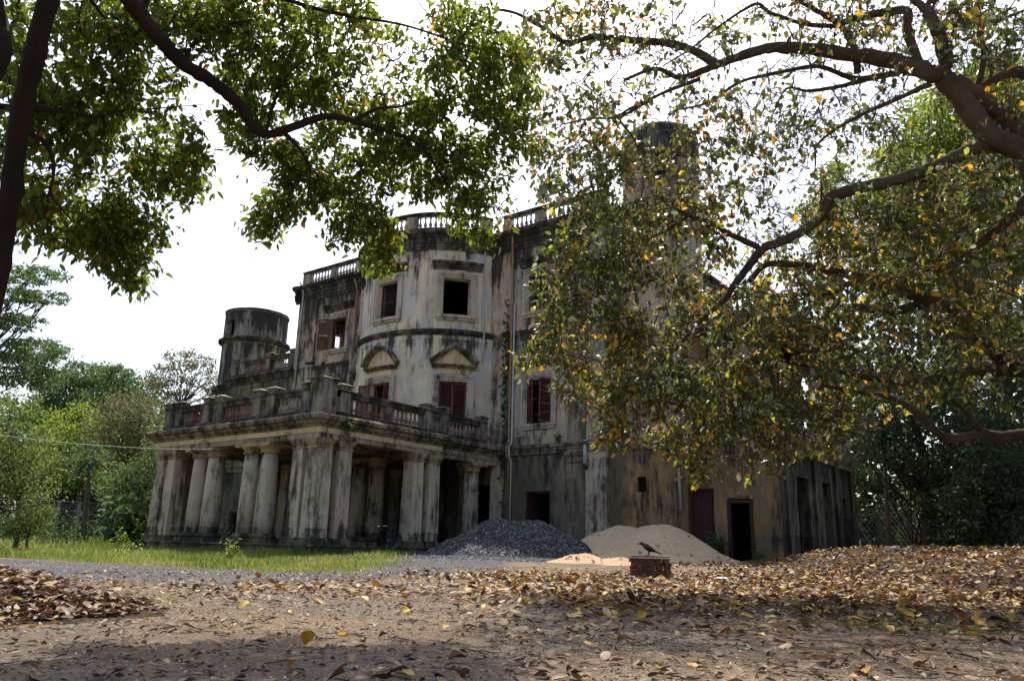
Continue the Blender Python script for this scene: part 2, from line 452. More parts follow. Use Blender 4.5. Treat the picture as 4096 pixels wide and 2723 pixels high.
TURF = [(-60, -22), (-12, -11.5)] + TURF + [(1.6, 2), (.4, 4.5), (-10, 4), (-24, 9), (-24, 30), (-140, 90), (-140, -22)]
GRAV = [tuple(hit(*q)[:2]) for q in ((-60, 2310), (250, 2314), (600, 2330), (980, 2340), (1400, 2320), (1750, 2302), (1950, 2280))]
GRAV = [(-60, -30), (-10, -18)] + GRAV + [(7.5, 2.5), (2.5, 5), (1.5, 1.5), (5, -4), (6.5, -8.3), (-10, -11), (-60, -22)]
TURF2 = [tuple(hit(*q)[:2]) for q in ((3150, 2476), (3350, 2455), (3700, 2475), (4140, 2500), (4300, 2560), (3950, 2545), (3600, 2530), (3280, 2500))]
nr, na = 200, 420
rr = .7 * (420 / .7) ** (np.arange(nr) / (nr - 1))
aa = np.linspace(0, 2 * PI, na, endpoint=False)
RX = CAM[0] + rr[:, None] * np.cos(aa)[None]; RY = CAM[1] + rr[:, None] * np.sin(aa)[None]
gx = np.concatenate([[CAM[0]], RX.ravel()]); gy = np.concatenate([[CAM[1]], RY.ravel()])
gz = G(gx, gy)
i0 = 1 + np.arange(nr - 1)[:, None] * na + np.arange(na)[None]
i1 = 1 + np.arange(nr - 1)[:, None] * na + (np.arange(na)[None] + 1) % na
T = np.concatenate([np.stack([i0, i0 + na, i1 + na], -1).reshape(-1, 3), np.stack([i0, i1 + na, i1], -1).reshape(-1, 3),
                    np.stack([np.zeros(na, int), 1 + np.arange(na), 1 + (np.arange(na) + 1) % na], -1)])
me = arr_mesh('ground', np.stack([gx, gy, gz], -1), T, M['ground'], smooth=True)
wx = gx + (fbm(gx * 1.3, gy * 1.3, 21) - .44) * 1.2; wy = gy + (fbm(gx * 1.3, gy * 1.3, 27) - .44) * 1.2
tm = np.maximum(poly_mask(wx, wy, TURF, .5), .7 * poly_mask(wx, wy, TURF2, .5))
for nm, val in (('turf', tm), ('gravel', poly_mask(wx, wy, GRAV, .9))):
    a = me.attributes.new(nm, 'FLOAT', 'POINT'); a.data.foreach_set('value', val.astype(np.float32))
tag(link('ground', me), kind='structure')

# ------------------------------------------------------------------ mansion
MAN = thing('mansion', 'weathered grey old mansion with a round bow above a columned portico', 'mansion', (-5.2, 10.66, 0))
FY = 10.66
def planeY(y0):
    return lambda s, z, d: (s, y0 - d, z)
def planeX(x0, sg=1):
    return lambda s, z, d: (x0 + sg * d, s, z)
BC, BV = (-5.2, 12.25), 4.5
def bow(R):
    return lambda s, z, d: (BC[0] + (R + d) * math.sin(s / R), BC[1] - (R + d) * math.cos(s / R), z)
front = planeY(FY)
def lin(a, b, step):
    n = max(1, int(math.ceil((b - a) / step - 1e-6)))
    return [a + (b - a) * i / n for i in range(n + 1)]
def wall(mb, mp, s0, s1, z0, z1, holes=(), depth=.45, step=99):
    ss = set(round(v, 4) for v in lin(s0, s1, step)); zs = {z0, z1}
    for (a, c_, e, g) in holes:
        ss |= {a, c_}; zs |= {e, g}
    ss = sorted(ss); zs = sorted(zs)
    ss = [v for i, v in enumerate(ss) if i == 0 or v - ss[i - 1] > 1e-3]
    for i in range(len(ss) - 1):
        for j in range(len(zs) - 1):
            cs, cz = (ss[i] + ss[i + 1]) / 2, (zs[j] + zs[j + 1]) / 2
            if any(a < cs < c_ and e < cz < g for (a, c_, e, g) in holes): continue
            mb.add([mp(ss[i], zs[j], 0), mp(ss[i + 1], zs[j], 0), mp(ss[i + 1], zs[j + 1], 0), mp(ss[i], zs[j + 1], 0)], [(0, 1, 2, 3)])
    for (a, c_, e, g) in holes:
        for q in ([(a, e), (a, g)], [(a, g), (c_, g)], [(c_, g), (c_, e)], [(c_, e), (a, e)]):
            (p0, q0), (p1, q1) = q
            n = 4 if p0 != p1 and step < 50 else 1
            for k in range(n):
                sa, sb = p0 + (p1 - p0) * k / n, p0 + (p1 - p0) * (k + 1) / n
                mb.add([mp(sa, q0, 0), mp(sb, q1, 0), mp(sb, q1, -depth), mp(sa, q0, -depth)], [(0, 1, 2, 3)])
def bx(mb, mp, s0, s1, z0, z1, d0, d1, step=99, z0b=None):
    L = lin(s0, s1, step)
    vs = []; fs = []
    for s_ in L:
        vs += [mp(s_, z0, d0), mp(s_, z0 if z0b is None else z0b, d1), mp(s_, z1, d1), mp(s_, z1, d0)]
    for i in range(len(L) - 1):
        for k in range(4):
            fs.append((i * 4 + k, i * 4 + (k + 1) % 4, i * 4 + 4 + (k + 1) % 4, i * 4 + 4 + k))
    fs.append((3, 2, 1, 0)); n = len(L) * 4 - 4; fs.append((n, n + 1, n + 2, n + 3))
    mb.add(vs, fs)
def band(mb, mp, s0, s1, prof, step=.45, jit=.012, seed=0, mitre=(0, 0)):
    """moulding: closed profile of (d, z) swept along s; slightly uneven like old plaster"""
    L = lin(s0, s1, step); n = len(prof); vs = []; fs = []
    r_ = random.Random(seed + int(s0 * 100))
    for k_, s_ in enumerate(L):
        j1, j2 = r_.uniform(-jit, jit), r_.uniform(-jit, jit) * .6
        m_ = -mitre[0] if k_ == 0 else mitre[1] if k_ == len(L) - 1 else 0
        if m_: j1 = j2 = 0
        for (d, z) in prof:
            vs.append(mp(s_ + m_ * d, z + j2, d + (j1 if d > .03 else 0)))
    for i in range(len(L) - 1):
        for k in range(n):
            fs.append((i * n + k, i * n + (k + 1) % n, (i + 1) * n + (k + 1) % n, (i + 1) * n + k))
    fs.append(tuple(range(n - 1, -1, -1))); fs.append(tuple((len(L) - 1) * n + k for k in range(n)))
    mb.add(vs, fs)
def strip(mb, mp, pts, th, d0, d1):
    """thick line through (s, z) points, extruded outwards"""
    vs = []; fs = []
    for i, (s_, z) in enumerate(pts):
        a = pts[max(0, i - 1)]; c_ = pts[min(len(pts) - 1, i + 1)]
        tx, tz = c_[0] - a[0], c_[1] - a[1]; L = math.hypot(tx, tz)
        nx, nz = -tz / L, tx / L
        if nz < 0: nx, nz = -nx, -nz
        vs += [mp(s_, z, d0), mp(s_, z, d1), mp(s_ + nx * th, z + nz * th, d1), mp(s_ + nx * th, z + nz * th, d0)]
    for i in range(len(pts) - 1):
        for k in range(4):
            fs.append((i * 4 + k, i * 4 + (k + 1) % 4, i * 4 + 4 + (k + 1) % 4, i * 4 + 4 + k))
    fs.append((3, 2, 1, 0)); n = len(pts) * 4 - 4; fs.append((n, n + 1, n + 2, n + 3))
    mb.add(vs, fs)
def pobj(name, mb, mat, parent=MAN):
    """mesh given in world coordinates, origin kept at the parent's"""
    o_ = bpy.data.objects.new(name, mb.mesh(name, M[mat])); COL.objects.link(o_)
    o_.parent = parent; WL[o_] = Vector((0, 0, 0)); o_.location = -WL[parent]
    return o_

ROOFC = [(-.03, 14.4), (.06, 14.4), (.06, 14.53), (.10, 14.56), (.10, 14.70), (.15, 14.74), (.15, 14.79), (.08, 14.82), (.08, 14.98), (.18, 15.04), (.22, 15.12), (.38, 15.2), (.42, 15.24), (.43, 15.37), (.36, 15.42), (-.03, 15.42)]
MIDC = [(-.03, 10.16), (.05, 10.16), (.06, 10.27), (.10, 10.29), (.11, 10.38), (-.03, 10.44)]
LOWC = [(-.03, 4.55), (.09, 4.55), (.09, 4.67), (.13, 4.70), (.13, 4.79), (.20, 4.82), (.22, 4.93), (-.03, 5.02)]
WINGC = [(-.03, 9.96), (.08, 9.96), (.1, 10.1), (.16, 10.14), (.2, 10.26), (.34, 10.32), (.36, 10.44), (-.03, 10.5)]

def win_frame(mp, s0, s1, z0, z1, step=99, w=.30, sill=True, name='window_surround'):
    mb = MB()
    for (a, c_, d) in ((0, .09, .05), (.09, .19, .09), (.19, w, .13)):
        top = 0
        bx(mb, mp, s0 - c_, s0 - a, z0, z1 + a, -.02, d)
        bx(mb, mp, s1 + a, s1 + c_, z0, z1 + a, -.02, d)
        bx(mb, mp, s0 - c_, s1 + c_, z1 + a, z1 + c_ - .004, -.02, d + .003, step)
    if sill:
        bx(mb, mp, s0 - w - .02, s1 + w + .02, z0 - .14, z0 - .005, -.02, .17, step)
        bx(mb, mp, s0 - w + .04, s1 + w - .04, z0 - .26, z0 - .145, -.02, .11, step)
    return pobj(name, mb, 'frame')
def hood(mp, c_, hw, z, step=99):
    mb = MB()
    band(mb, mp, c_ - hw, c_ + hw, [(-.03, z - .30), (.06, z - .30), (.08, z - .2), (.16, z - .15), (.2, z - .08), (.31, z - .04), (.33, z + .06), (-.03, z + .10)], min(step, .4))
    return pobj('window_hood', mb, 'dark')
def pediment(mp, c_, hw, z, rise, kind, step=99):
    mb = MB()
    band(mb, mp, c_ - hw, c_ + hw, [(-.03, z - .1), (.10, z - .1), (.13, z - .03), (.28, z), (.29, z + .07), (-.03, z + .09)], .3)
    pts = []
    for i in range(13):
        t = -1 + 2 * i / 12
        if kind == 'tri': zz = z + .05 + rise * (1 - abs(t))
        else: zz = z + .05 + rise * (1 - t * t)
        pts.append((c_ + t * hw, zz))
    strip(mb, mp, pts, .10, -.03, .20)
    pts2 = [(s_, z_ + .102) for (s_, z_) in pts]
    pts2[0] = (pts2[0][0] - .04, pts2[0][1]); pts2[-1] = (pts2[-1][0] + .04, pts2[-1][1])
    strip(mb, mp, pts2, .13, -.03, .34)
    o_ = pobj('pediment', mb, 'cornice')
    mb = MB()
    for i in range(12):
        (sa, za), (sb, zb) = pts[i], pts[i + 1]
        mb.add([mp(sa, z + .08, .05), mp(sb, z + .08, .05), mp(sb, max(zb, z + .09), .05), mp(sa, max(za, z + .09), .05)], [(0, 1, 2, 3)])
    pobj('tympanum', mb, 'fascia', o_)
    mb = MB()
    bx(mb, mp, c_ - hw * .72, c_ + hw * .72, z - .36, z - .101, -.02, .045, step)
    pobj('frieze', mb, 'fascia', o_)
    return o_
BARM = None
def grille(mp, s0, s1, z0, z1, n, d=-.18, mid=True):
    """red timber frame with upright iron bars"""
    mb = MB()
    bx(mb, mp, s0, s0 + .07, z0, z1, d - .08, d); bx(mb, mp, s1 - .07, s1, z0, z1, d - .08, d)
    bx(mb, mp, s0 + .07, s1 - .07, z1 - .07, z1, d - .078, d - .002); bx(mb, mp, s0 + .07, s1 - .07, z0, z0 + .06, d - .078, d - .002)
    if mid: bx(mb, mp, s0 + .07, s1 - .07, (z0 + z1) / 2 - .02, (z0 + z1) / 2 + .02, d - .06, d - .03)
    fr = pobj('window_frame', mb, 'redwood')
    for i in range(n):
        s_ = s0 + .07 + (s1 - s0 - .14) * (i + .5) / n
        q = MB(); q.tube([mp(s_, z0 + .05, d - .045), mp(s_, z1 - .05, d - .045)], .011, 5)
        pobj('bar', q, 'iron', fr)
    return fr
SLAT = {}
def shutter(hinge, ang, w, h, z0, missing=(), name='shutter'):
    """louvred leaf; local x runs from the hinge, local y is its thickness"""
    mb = MB(); t = .02
    for (a, c_) in ((0, .075), (w - .075, w)): mb.box(a, c_, -t, t, 0, h)
    for (a, c_) in ((0, .09), (h * .40, h * .40 + .08), (h - .09, h)): mb.box(.075, w - .075, -t + .002, t - .002, a, c_)
    o_ = bpy.data.objects.new(name, mb.mesh(name, M['redwood'])); COL.objects.link(o_)
    o_.parent = MAN; WL[o_] = Vector((hinge[0], hinge[1], z0)); o_.location = WL[o_] - WL[MAN]
    o_.rotation_euler = (0, 0, ang)
    key = round(w, 3)
    if key not in SLAT:
        q = MB(); q.hexa([(.075, -.035, -.014), (w - .075, -.035, -.014), (w - .075, .03, .03), (.075, .03, .03), (.075, -.035, -.004), (w - .075, -.035, -.004), (w - .075, .03, .042), (.075, .03, .042)])
        SLAT[key] = q.mesh('slat', M['redwood'])
    k = 0
    for (a, c_) in ((.09, h * .40), (h * .40 + .08, h - .09)):
        n = int((c_ - a) / .088)
        for i in range(n):
            if k not in missing:
                s_ = bpy.data.objects.new('slat', SLAT[key]); COL.objects.link(s_)
                s_.parent = o_; s_.location = (0, 0, a + (c_ - a) * (i + .5) / n)
            k += 1
    return o_

# --- main block shell
LW = (-12.74, -11.38)            # window openings left / right of the bow
RW = (1.25, 2.55)
UZ, FZ = (11.15, 12.98), (5.92, 7.92)
mb = MB()
wall(mb, front, -1.02, 5.44, 4.93, 15.42, [(*RW, *UZ), (*RW, *FZ)])
pobj('front_wall', mb, 'main'); mb = MB()
wall(mb, front, -15.6, -9.38, 4.93, 15.42, [(*LW, *UZ), (*LW, *FZ)])
pobj('front_wall', mb, 'main')
mb = MB()
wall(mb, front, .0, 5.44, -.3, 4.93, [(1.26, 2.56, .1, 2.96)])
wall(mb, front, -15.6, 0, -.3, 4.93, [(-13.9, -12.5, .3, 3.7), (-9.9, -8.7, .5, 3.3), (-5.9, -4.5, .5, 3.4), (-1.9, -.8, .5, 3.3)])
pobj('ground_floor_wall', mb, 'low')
mb = MB()
wall(mb, planeX(-15.6, -1), FY, 25, -.3, 15.42, [(13.1, 13.85, 12.2, 13.05)])
wall(mb, planeX(5.44, 1), FY, 25, -.3, 15.42)
wall(mb, planeY(25), -15.6, 5.44, -.3, 15.42)
mb.box(-15.7, 5.5, FY + .02, 25.1, 15.3, 15.41)
mb.add([(-15.6, FY, 4.93), (5.44, FY, 4.93), (5.44, 25, 4.93), (-15.6, 25, 4.93)], [(0, 1, 2, 3)])
mb.add([(-15.6, FY, 10.3), (5.44, FY, 10.3), (5.44, 25, 10.3), (-15.6, 25, 10.3)], [(0, 1, 2, 3)])
# a dividing wall keeps the upper rooms dark except the corner room
mb.box(-10.9, -10.6, FY + .03, 25, 4.95, 15.3)
pobj('rear_walls', mb, 'main')
a0 = math.radians(69) * BV
R2 = 4.62; a2 = math.radians(70) * R2
bl, bu = bow(R2), bow(BV)
aw = math.radians(46.5)
mb = MB()
hw = .65
wall(mb, bu, -a0, a0, 10.3, 15.42, [(c_ * BV - hw, c_ * BV + hw, *UZ) for c_ in (-aw, 0, aw)], .4, .35)
mb.lathe((BC[0], BC[1], 15.30), [(4.45, 0), (4.45, .1)], 48)
wall(mb, bl, -a2, a2, 4.9, 10.35, [(c_ * R2 - hw, c_ * R2 + hw, 5.05, 7.92) for c_ in (-aw, 0, aw)], .4, .35)
pobj('bow_wall', mb, 'bow')
mb = MB()
band(mb, bl, -a2, a2, [(-.2, 10.12), (.03, 10.12), (.05, 10.2), (.12, 10.24), (.14, 10.38), (-.2, 10.5)], .35)
pobj('string_course', mb, 'dark')
mb = MB(); band(mb, bu, -a0, a0, ROOFC, .35); pobj('roof_cornice', mb, 'dark')
mb = MB(); band(mb, front, -1.05, 5.9, ROOFC); pobj('roof_cornice', mb, 'dark'); mb = MB(); band(mb, front, -16.02, -9.3, ROOFC)
pobj('roof_cornice', mb, 'dark'); mb = MB(); band(mb, planeX(-15.6, -1), 10.23, 25, ROOFC, 2); pobj('roof_cornice', mb, 'dark'); mb = MB(); band(mb, planeX(5.44, 1), FY, 25, ROOFC, 2)
pobj('roof_cornice', mb, 'dark')
mb = MB(); band(mb, front, -.4, 5.5, MIDC); pobj('string_course', mb, 'main'); mb = MB(); band(mb, front, -15.62, -9.6, MIDC); pobj('string_course', mb, 'main')
mb = MB(); band(mb, front, .16, 3.42, LOWC); band(mb, planeY(FY - .1), 3.42, 4.42, LOWC); band(mb, planeY(FY - .24), 4.42, 5.5, LOWC); pobj('string_course', mb, 'cornice')
# pilasters and pier of the right part
mb = MB()
mb.box(3.46, 4.36, FY - .1, FY, .0, 4.1)
bx(mb, front, 3.40, 4.41, 4.12, 4.2, -.02, .14); bx(mb, front, 3.43, 4.38, 4.2, 4.42, -.02, .11); bx(mb, front, 3.36, 4.40, 4.42, 4.55, -.02, .19)
bx(mb, front, 3.38, 4.42, .0, .62, -.02, .17)
bx(mb, front, 3.46, 4.36, 5.02, 9.9, -.02, .09)
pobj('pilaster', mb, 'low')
mb = MB(); mb.box(4.46, 5.44, FY - .24, FY, -.2, 4.56); pobj('pilaster', mb, 'column')
mb = MB(); mb.box(4.46, 5.44, FY - .2, FY + .1, 5.0, 14.4); pobj('pilaster', mb, 'main'); mb = MB(); mb.box(-15.6, -13.95, FY - .1, FY + .1, 5.0, 14.4); pobj('pilaster', mb, 'main')
mb = MB(); mb.box(-15.6, -14.1, FY - .12, FY + .1, -.2, 4.5); pobj('pilaster', mb, 'column'); mb = MB(); mb.box(-.5, .05, FY - .3, FY + .1, -.2, 4.3); pobj('pilaster', mb, 'column')

# windows of the right part and the left part
for (a, c_) in (RW, LW):
    win_frame(front, a, c_, *UZ); hood(front, (a + c_) / 2, 1.18, 13.72)
    win_frame(front, a, c_, *FZ); pediment(front, (a + c_) / 2, 1.02, 8.62, .82, 'arc')
grille(front, *RW, *UZ, 9); grille(front, *RW, *FZ, 10); grille(front, *LW, *UZ, 11); grille(front, *LW, *FZ, 9)
shutter((RW[0] + .03, FY + .02), math.radians(-38), .6, 2.0, 5.92)
shutter((RW[1] - .03, FY + .02), math.radians(180 + 60), .6, 2.0, 5.92)
shutter((LW[0], FY - .06), math.radians(180 + 28), .66, 1.83, 11.15, missing=(7, 18, 17, 16))
for (a, s_) in ((-aw, 0), (0, 1), (aw, 2)):
    win_frame(bu, a * BV - hw, a * BV + hw, *UZ, step=.33); hood(bu, a * BV, 1.18, 13.72, .33)
    win_frame(bl, a * R2 - hw, a * R2 + hw, 5.05, 7.92, step=.33, sill=False)
    pediment(bl, a * R2, 1.02, 8.62, .82, 'tri' if s_ != 1 else 'arc', .33)
grille(bu, -hw, hw, *UZ, 13); grille(bl, -hw, hw, 5.05, 7.92, 8, -.22); grille(bu, -aw * BV - hw, -aw * BV + hw, *UZ, 10)
def bowp(ang, d): return (BC[0] + (R2 + d) * math.sin(ang), BC[1] - (R2 + d) * math.cos(ang))
h1 = bowp(-hw / R2, .06); shutter(h1, math.radians(180 + 12), .62, 2.8, 5.1)
h2 = bowp(hw / R2, -.08); shutter(h2, math.radians(180 - 12), .6, 2.8, 5.1)
a1, a3 = aw - hw / R2, aw + hw / R2
h1, h2 = bowp(a1, -.12), bowp(a3, -.12)
an = math.atan2(h2[1] - h1[1], h2[0] - h1[0])
shutter(h1, an, .635, 2.8, 5.1); shutter(h2, an + PI, .635, 2.8, 5.1)
# ground floor door of the right part: red post and standing leaf
mb = MB(); mb.box(1.26, 1.36, FY + .05, FY + .2, .1, 2.95); mb.box(2.46, 2.555, FY + .06, FY + .2, .1, 2.95); mb.box(1.36, 2.46, FY + .07, FY + .19, 2.86, 2.955); pobj('door_frame', mb, 'oldwood')
mb = MB(); mb.box(1.37, 1.42, FY + .2, FY + .95, .12, 2.8); pobj('door', mb, 'oldwood')

# --- roof balustrades
def baluster_mesh(h, r, mat):
    q = MB()
    pr = [(1.0, 0), (1.0, .07), (.62, .09), (.62, .14), (1.05, .22), (1.12, .30), (.85, .40), (.55, .52), (.45, .72), (.5, .84), (.8, .86), (.8, .90), (.55, .92), (.62, .96), (.95, .97), (.95, 1.0)]
    q.lathe((0, 0, 0), [(a * r, c_ * h) for a, c_ in pr], 8)
    return q.mesh('baluster', M[mat])
BM = {('g', .62): baluster_mesh(.62, .085, 'balpale'), ('r', .56): baluster_mesh(.56, .085, 'balred')}
def put_bal(parent, mesh, x, y, z, ang=0):
    o_ = bpy.data.objects.new('baluster', mesh); COL.objects.link(o_); o_.parent = parent
    o_.location = Vector((x, y, z)) - WL[MAN] - Vector(parent.location); o_.rotation_euler = (0, 0, ang)
def roof_bal(mp, segs, piers, step=99, pitch=.26, z=15.42):
    mb = MB()
    s0, s1 = min(piers)[0], max(piers)[1]
    band(mb, mp, s0, s1, [(-.2, z), (.1, z), (.1, z + .13), (-.2, z + .13)], min(step, .5), .004)
    band(mb, mp, s0, s1, [(-.17, z + .75), (.05, z + .75), (.05, z + .80), (.11, z + .82), (.11, z + .93), (-.23, z + .93), (-.23, z + .82), (-.17, z + .80)], min(step, .5), .008)
    o_ = pobj('balustrade', mb, 'dark')
    for (a, c_) in piers:
        q = MB(); bx(q, mp, a, c_, z + .13, z + .75, -.16, .06, step); pobj('pier', q, 'main', o_).location = (0, 0, 0)
    for (a, c_) in segs:
        n = int(round((c_ - a) / pitch))
        for i in range(n):
            x, y, zz = mp(a + (c_ - a) * (i + .5) / n, z + .13, -.06)
            put_bal(o_, BM[('g', .62)], x, y, zz, i * .4)
roof_bal(front, [(0, 1.62), (1.95, 4.2)], [(-.35, 0), (1.62, 1.95), (4.2, 5.4)])
roof_bal(front, [(-14.9, -13.0), (-12.7, -10.9), (-10.6, -9.4)], [(-15.55, -14.9), (-13.0, -12.7), (-10.9, -10.6), (-9.4, -9.1)])
ss = BV
roof_bal(bu, [(ss * math.radians(a), ss * math.radians(c_)) for a, c_ in ((-64, -36), (-28, 12.5), (19.5, 60))], [(ss * math.radians(a), ss * math.radians(c_)) for a, c_ in ((-69, -64), (-36, -28), (12.5, 19.5), (60, 68))], .3)

# --- drain pipes
def pipe(pts, r, mat, name='drain_pipe'):
    q = MB(); q.tube(pts, r, 8); return pobj(name, q, mat)
pipe([(.30, FY - .5, 15.9), (.30, FY - .5, 15.45), (.31, FY - .16, 15.1), (.33, FY - .12, 13), (.34, FY - .12, 5.1), (.34, FY - .28, 4.95), (.34, FY - .28, 4.5), (.34, FY - .1, 4.35), (.35, FY - .1, .2)], .055, 'rust')
pipe([(.47, FY - .09, 11.7), (.48, FY - .09, 5.1), (.48, FY - .27, 4.95), (.48, FY - .27, 4.5), (.48, FY - .1, 4.3), (.49, FY - .1, .2)], .045, 'pvc')
a = math.radians(63)
pipe([bu(a * BV, 14.5, .1), bu(a * BV, 10.5, .12), bl(a * R2, 10.3, .2), bl(a * R2, 8.9, .1)], .035, 'pvc')
pipe([(-15.25, FY - .5, 15.6), (-15.25, FY - .16, 15.0), (-15.27, FY - .16, 5.3)], .05, 'pvc')
pipe([(-10.45, FY - .46, 14.9), (-10.5, FY - .12, 14.2), (-10.55, FY - .1, 8.4)], .06, 'rust')
pipe([(4.50, FY - .32, 5.0), (4.50, FY - .36, 4.0)], .085, 'pvc'); pipe([(4.5, FY - .36, 4.0), (4.5, FY - .36, 3.9), (4.6, FY - .3, 3.86)], .1, 'black')
pipe([(8.55, FY - .12, 9.0), (8.60, FY - .10, 4.7), (8.6, FY - .24, 4.4), (8.62, FY - .09, 2.1)], .055, 'pvc')
pipe([(.5, FY - .05, 5.38), (1.25, FY - .05, 5.42)], .02, 'pvc')
pipe([(-14.3, FY - .3, 10.55), (-13.9, FY + .0, 10.55)], .09, 'black'); pipe([(-13.0, FY - .22, 10.4), (-12.9, FY, 10.4)], .08, 'black')

# --- left wing with its terrace
mb = MB()
wall(mb, front, -21.95, -15.6, -.3, 10.45, [(-20.45, -19.5, .45, 2.25)])
wall(mb, planeX(-21.95, -1), FY, 25, -.3, 10.45)
mb.box(-21.9, -15.62, FY + .02, 25, 10.3, 10.42)
for u_ in (-21.2, -19.0, -16.6): bx(mb, front, u_, u_ + .5, 5.1, 9.9, -.02, .06)
pobj('wing_wall', mb, 'low')
mb = MB(); band(mb, front, -22.1, -15.6, WINGC); pobj('wing_cornice', mb, 'dark')
mb = MB(); band(mb, front, -21.95, -15.6, LOWC); pobj('string_course', mb, 'cornice')
mb = MB(); mb.box(-20.45, -20.36, FY + .1, FY + .2, .45, 2.25); mb.box(-19.6, -19.5, FY + .1, FY + .2, .45, 2.25); mb.box(-20.36, -19.6, FY + .11, FY + .19, 2.15, 2.245); pobj('door_frame', mb, 'redwood')
def cap(q, cx, cy, z, hx, hy):
    q.hexa([(cx - hx, cy - hy, z), (cx + hx, cy - hy, z), (cx + hx, cy + hy, z), (cx - hx, cy + hy, z), (cx - hx - .05, cy - hy - .05, z + .1), (cx + hx + .05, cy - hy - .05, z + .1), (cx + hx + .05, cy + hy + .05, z + .1), (cx - hx - .05, cy + hy + .05, z + .1)])
    q.hexa([(cx - hx - .1, cy - hy - .1, z + .1), (cx + hx + .1, cy - hy - .1, z + .1), (cx + hx + .1, cy + hy + .1, z + .1), (cx - hx - .1, cy + hy + .1, z + .1), (cx - hx * .4, cy - hy * .4, z + .2), (cx + hx * .4, cy - hy * .4, z + .2), (cx + hx * .4, cy + hy * .4, z + .2), (cx - hx * .4, cy + hy * .4, z + .2)])
def terrace_bal(mp, piers, segs, z, mat_rail='dark', bal='r', pitch=.24, posts=(), capped=True, step=99):
    """base, rail, capped piers and turned balusters"""
    mb = MB(); s0, s1 = min(p_[0] for p_ in piers), max(p_[1] for p_ in piers)
    band(mb, mp, s0, s1, [(-.34, z), (.02, z), (.02, z + .16), (-.03, z + .2), (-.29, z + .2), (-.34, z + .16)], .6, .006)
    band(mb, mp, s0, s1, [(-.30, z + .76), (-.02, z + .76), (-.02, z + .9), (.03, z + .92), (.03, z + 1.0), (-.35, z + 1.0), (-.35, z + .92), (-.30, z + .9)], .6, .006)
    o_ = pobj('balustrade', mb, mat_rail)
    for (a, c_) in piers:
        q = MB(); bx(q, mp, a, c_, z + .2, z + (1.08 if capped else .76), -.33, .01)
        if capped:
            p0, p1 = mp(a, z + 1.08, -.33), mp(c_, z + 1.08, .01)
            cap(q, (p0[0] + p1[0]) / 2, (p0[1] + p1[1]) / 2, z + 1.081, abs(p1[0] - p0[0]) / 2, abs(p1[1] - p0[1]) / 2)
        pobj('pier', q, 'pier', o_).location = (0, 0, 0)
    for (a, c_) in posts:
        q = MB(); bx(q, mp, a, c_, z + .2, z + .76, -.28, -.04); pobj('pier', q, 'pier', o_).location = (0, 0, 0)
    for (a, c_) in segs:
        n = max(1, int(round((c_ - a) / pitch)))
        for i in range(n):
            x, y, zz = mp(a + (c_ - a) * (i + .5) / n, z + .2, -.16)
            put_bal(o_, BM[('r', .56)], x, y, zz, i * .3)
    return o_
terrace_bal(front, [(-21.9, -21.4), (-21.1, -20.6), (-18.45, -17.95), (-16.2, -15.75)], [(-20.45, -18.6), (-17.8, -16.35)], 10.46)
# --- left round tower
TC = (-23.2, 13.0); TR = 2.06
mb = MB()
tm_ = lambda s_, z, d: (TC[0] + (TR + d) * math.sin(s_ / TR), TC[1] - (TR + d) * math.cos(s_ / TR), z)
ta = math.radians(2) * TR
wall(mb, tm_, -PI * TR, PI * TR, -.3, 15.35, [(ta - .42, ta + .42, 13.55, 14.6)], .35, .4)
mb.lathe((TC[0], TC[1], 15.2), [(TR - .02, 0), (TR - .02, .1)], 40)
pobj('tower_wall', mb, 'tower')
mb = MB()
band(mb, tm_, -PI * TR, PI * TR, [(-.1, 13.1), (.04, 13.1), (.1, 13.22), (.26, 13.28), (.28, 13.42), (-.1, 13.5)], .3)
pobj('tower_cornice', mb, 'dark'); mb = MB()
band(mb, tm_, -PI * TR, PI * TR, [(-.1, 9.7), (.05, 9.7), (.1, 9.85), (.28, 9.95), (.36, 10.2), (-.1, 10.4)], .3)
pobj('tower_cornice', mb, 'dark'); mb = MB()
band(mb, tm_, -PI * TR, PI * TR, [(-.1, 15.3), (.04, 15.3), (.05, 15.42), (-.1, 15.46)], .3, .02)
pobj('tower_cornice', mb, 'dark')
# --- right round stair tower
UC, UR = (7.35, 12.2), 1.7
mb = MB(); um = lambda s_, z, d: (UC[0] + (UR + d) * math.sin(s_ / UR), UC[1] - (UR + d) * math.cos(s_ / UR), z)
wall(mb, um, -PI * UR, PI * UR, 4.9, 18.3, [(.5, 1.1, 16.3, 17.4)], .3, .35)
pobj('stair_tower_wall', mb, 'main')
mb = MB()
mb.lathe((UC[0], UC[1], 17.2), [(UR + .03, 0), (UR + .06, .5), (UR + .02, 1.5), (UR - .15, 1.75), (UR - .5, 1.9), (0.05, 1.98)], 36)
band(mb, um, -PI * UR, PI * UR, [(-.1, 14.6), (.06, 14.6), (.1, 14.9), (.22, 15.0), (.24, 15.2), (-.1, 15.3)], .3)
pobj('stair_tower_head', mb, 'dark')
pipe([um(.35, 17.3, .08), um(.35, 15.4, .08), um(.35, 12, .1)], .05, 'rust')
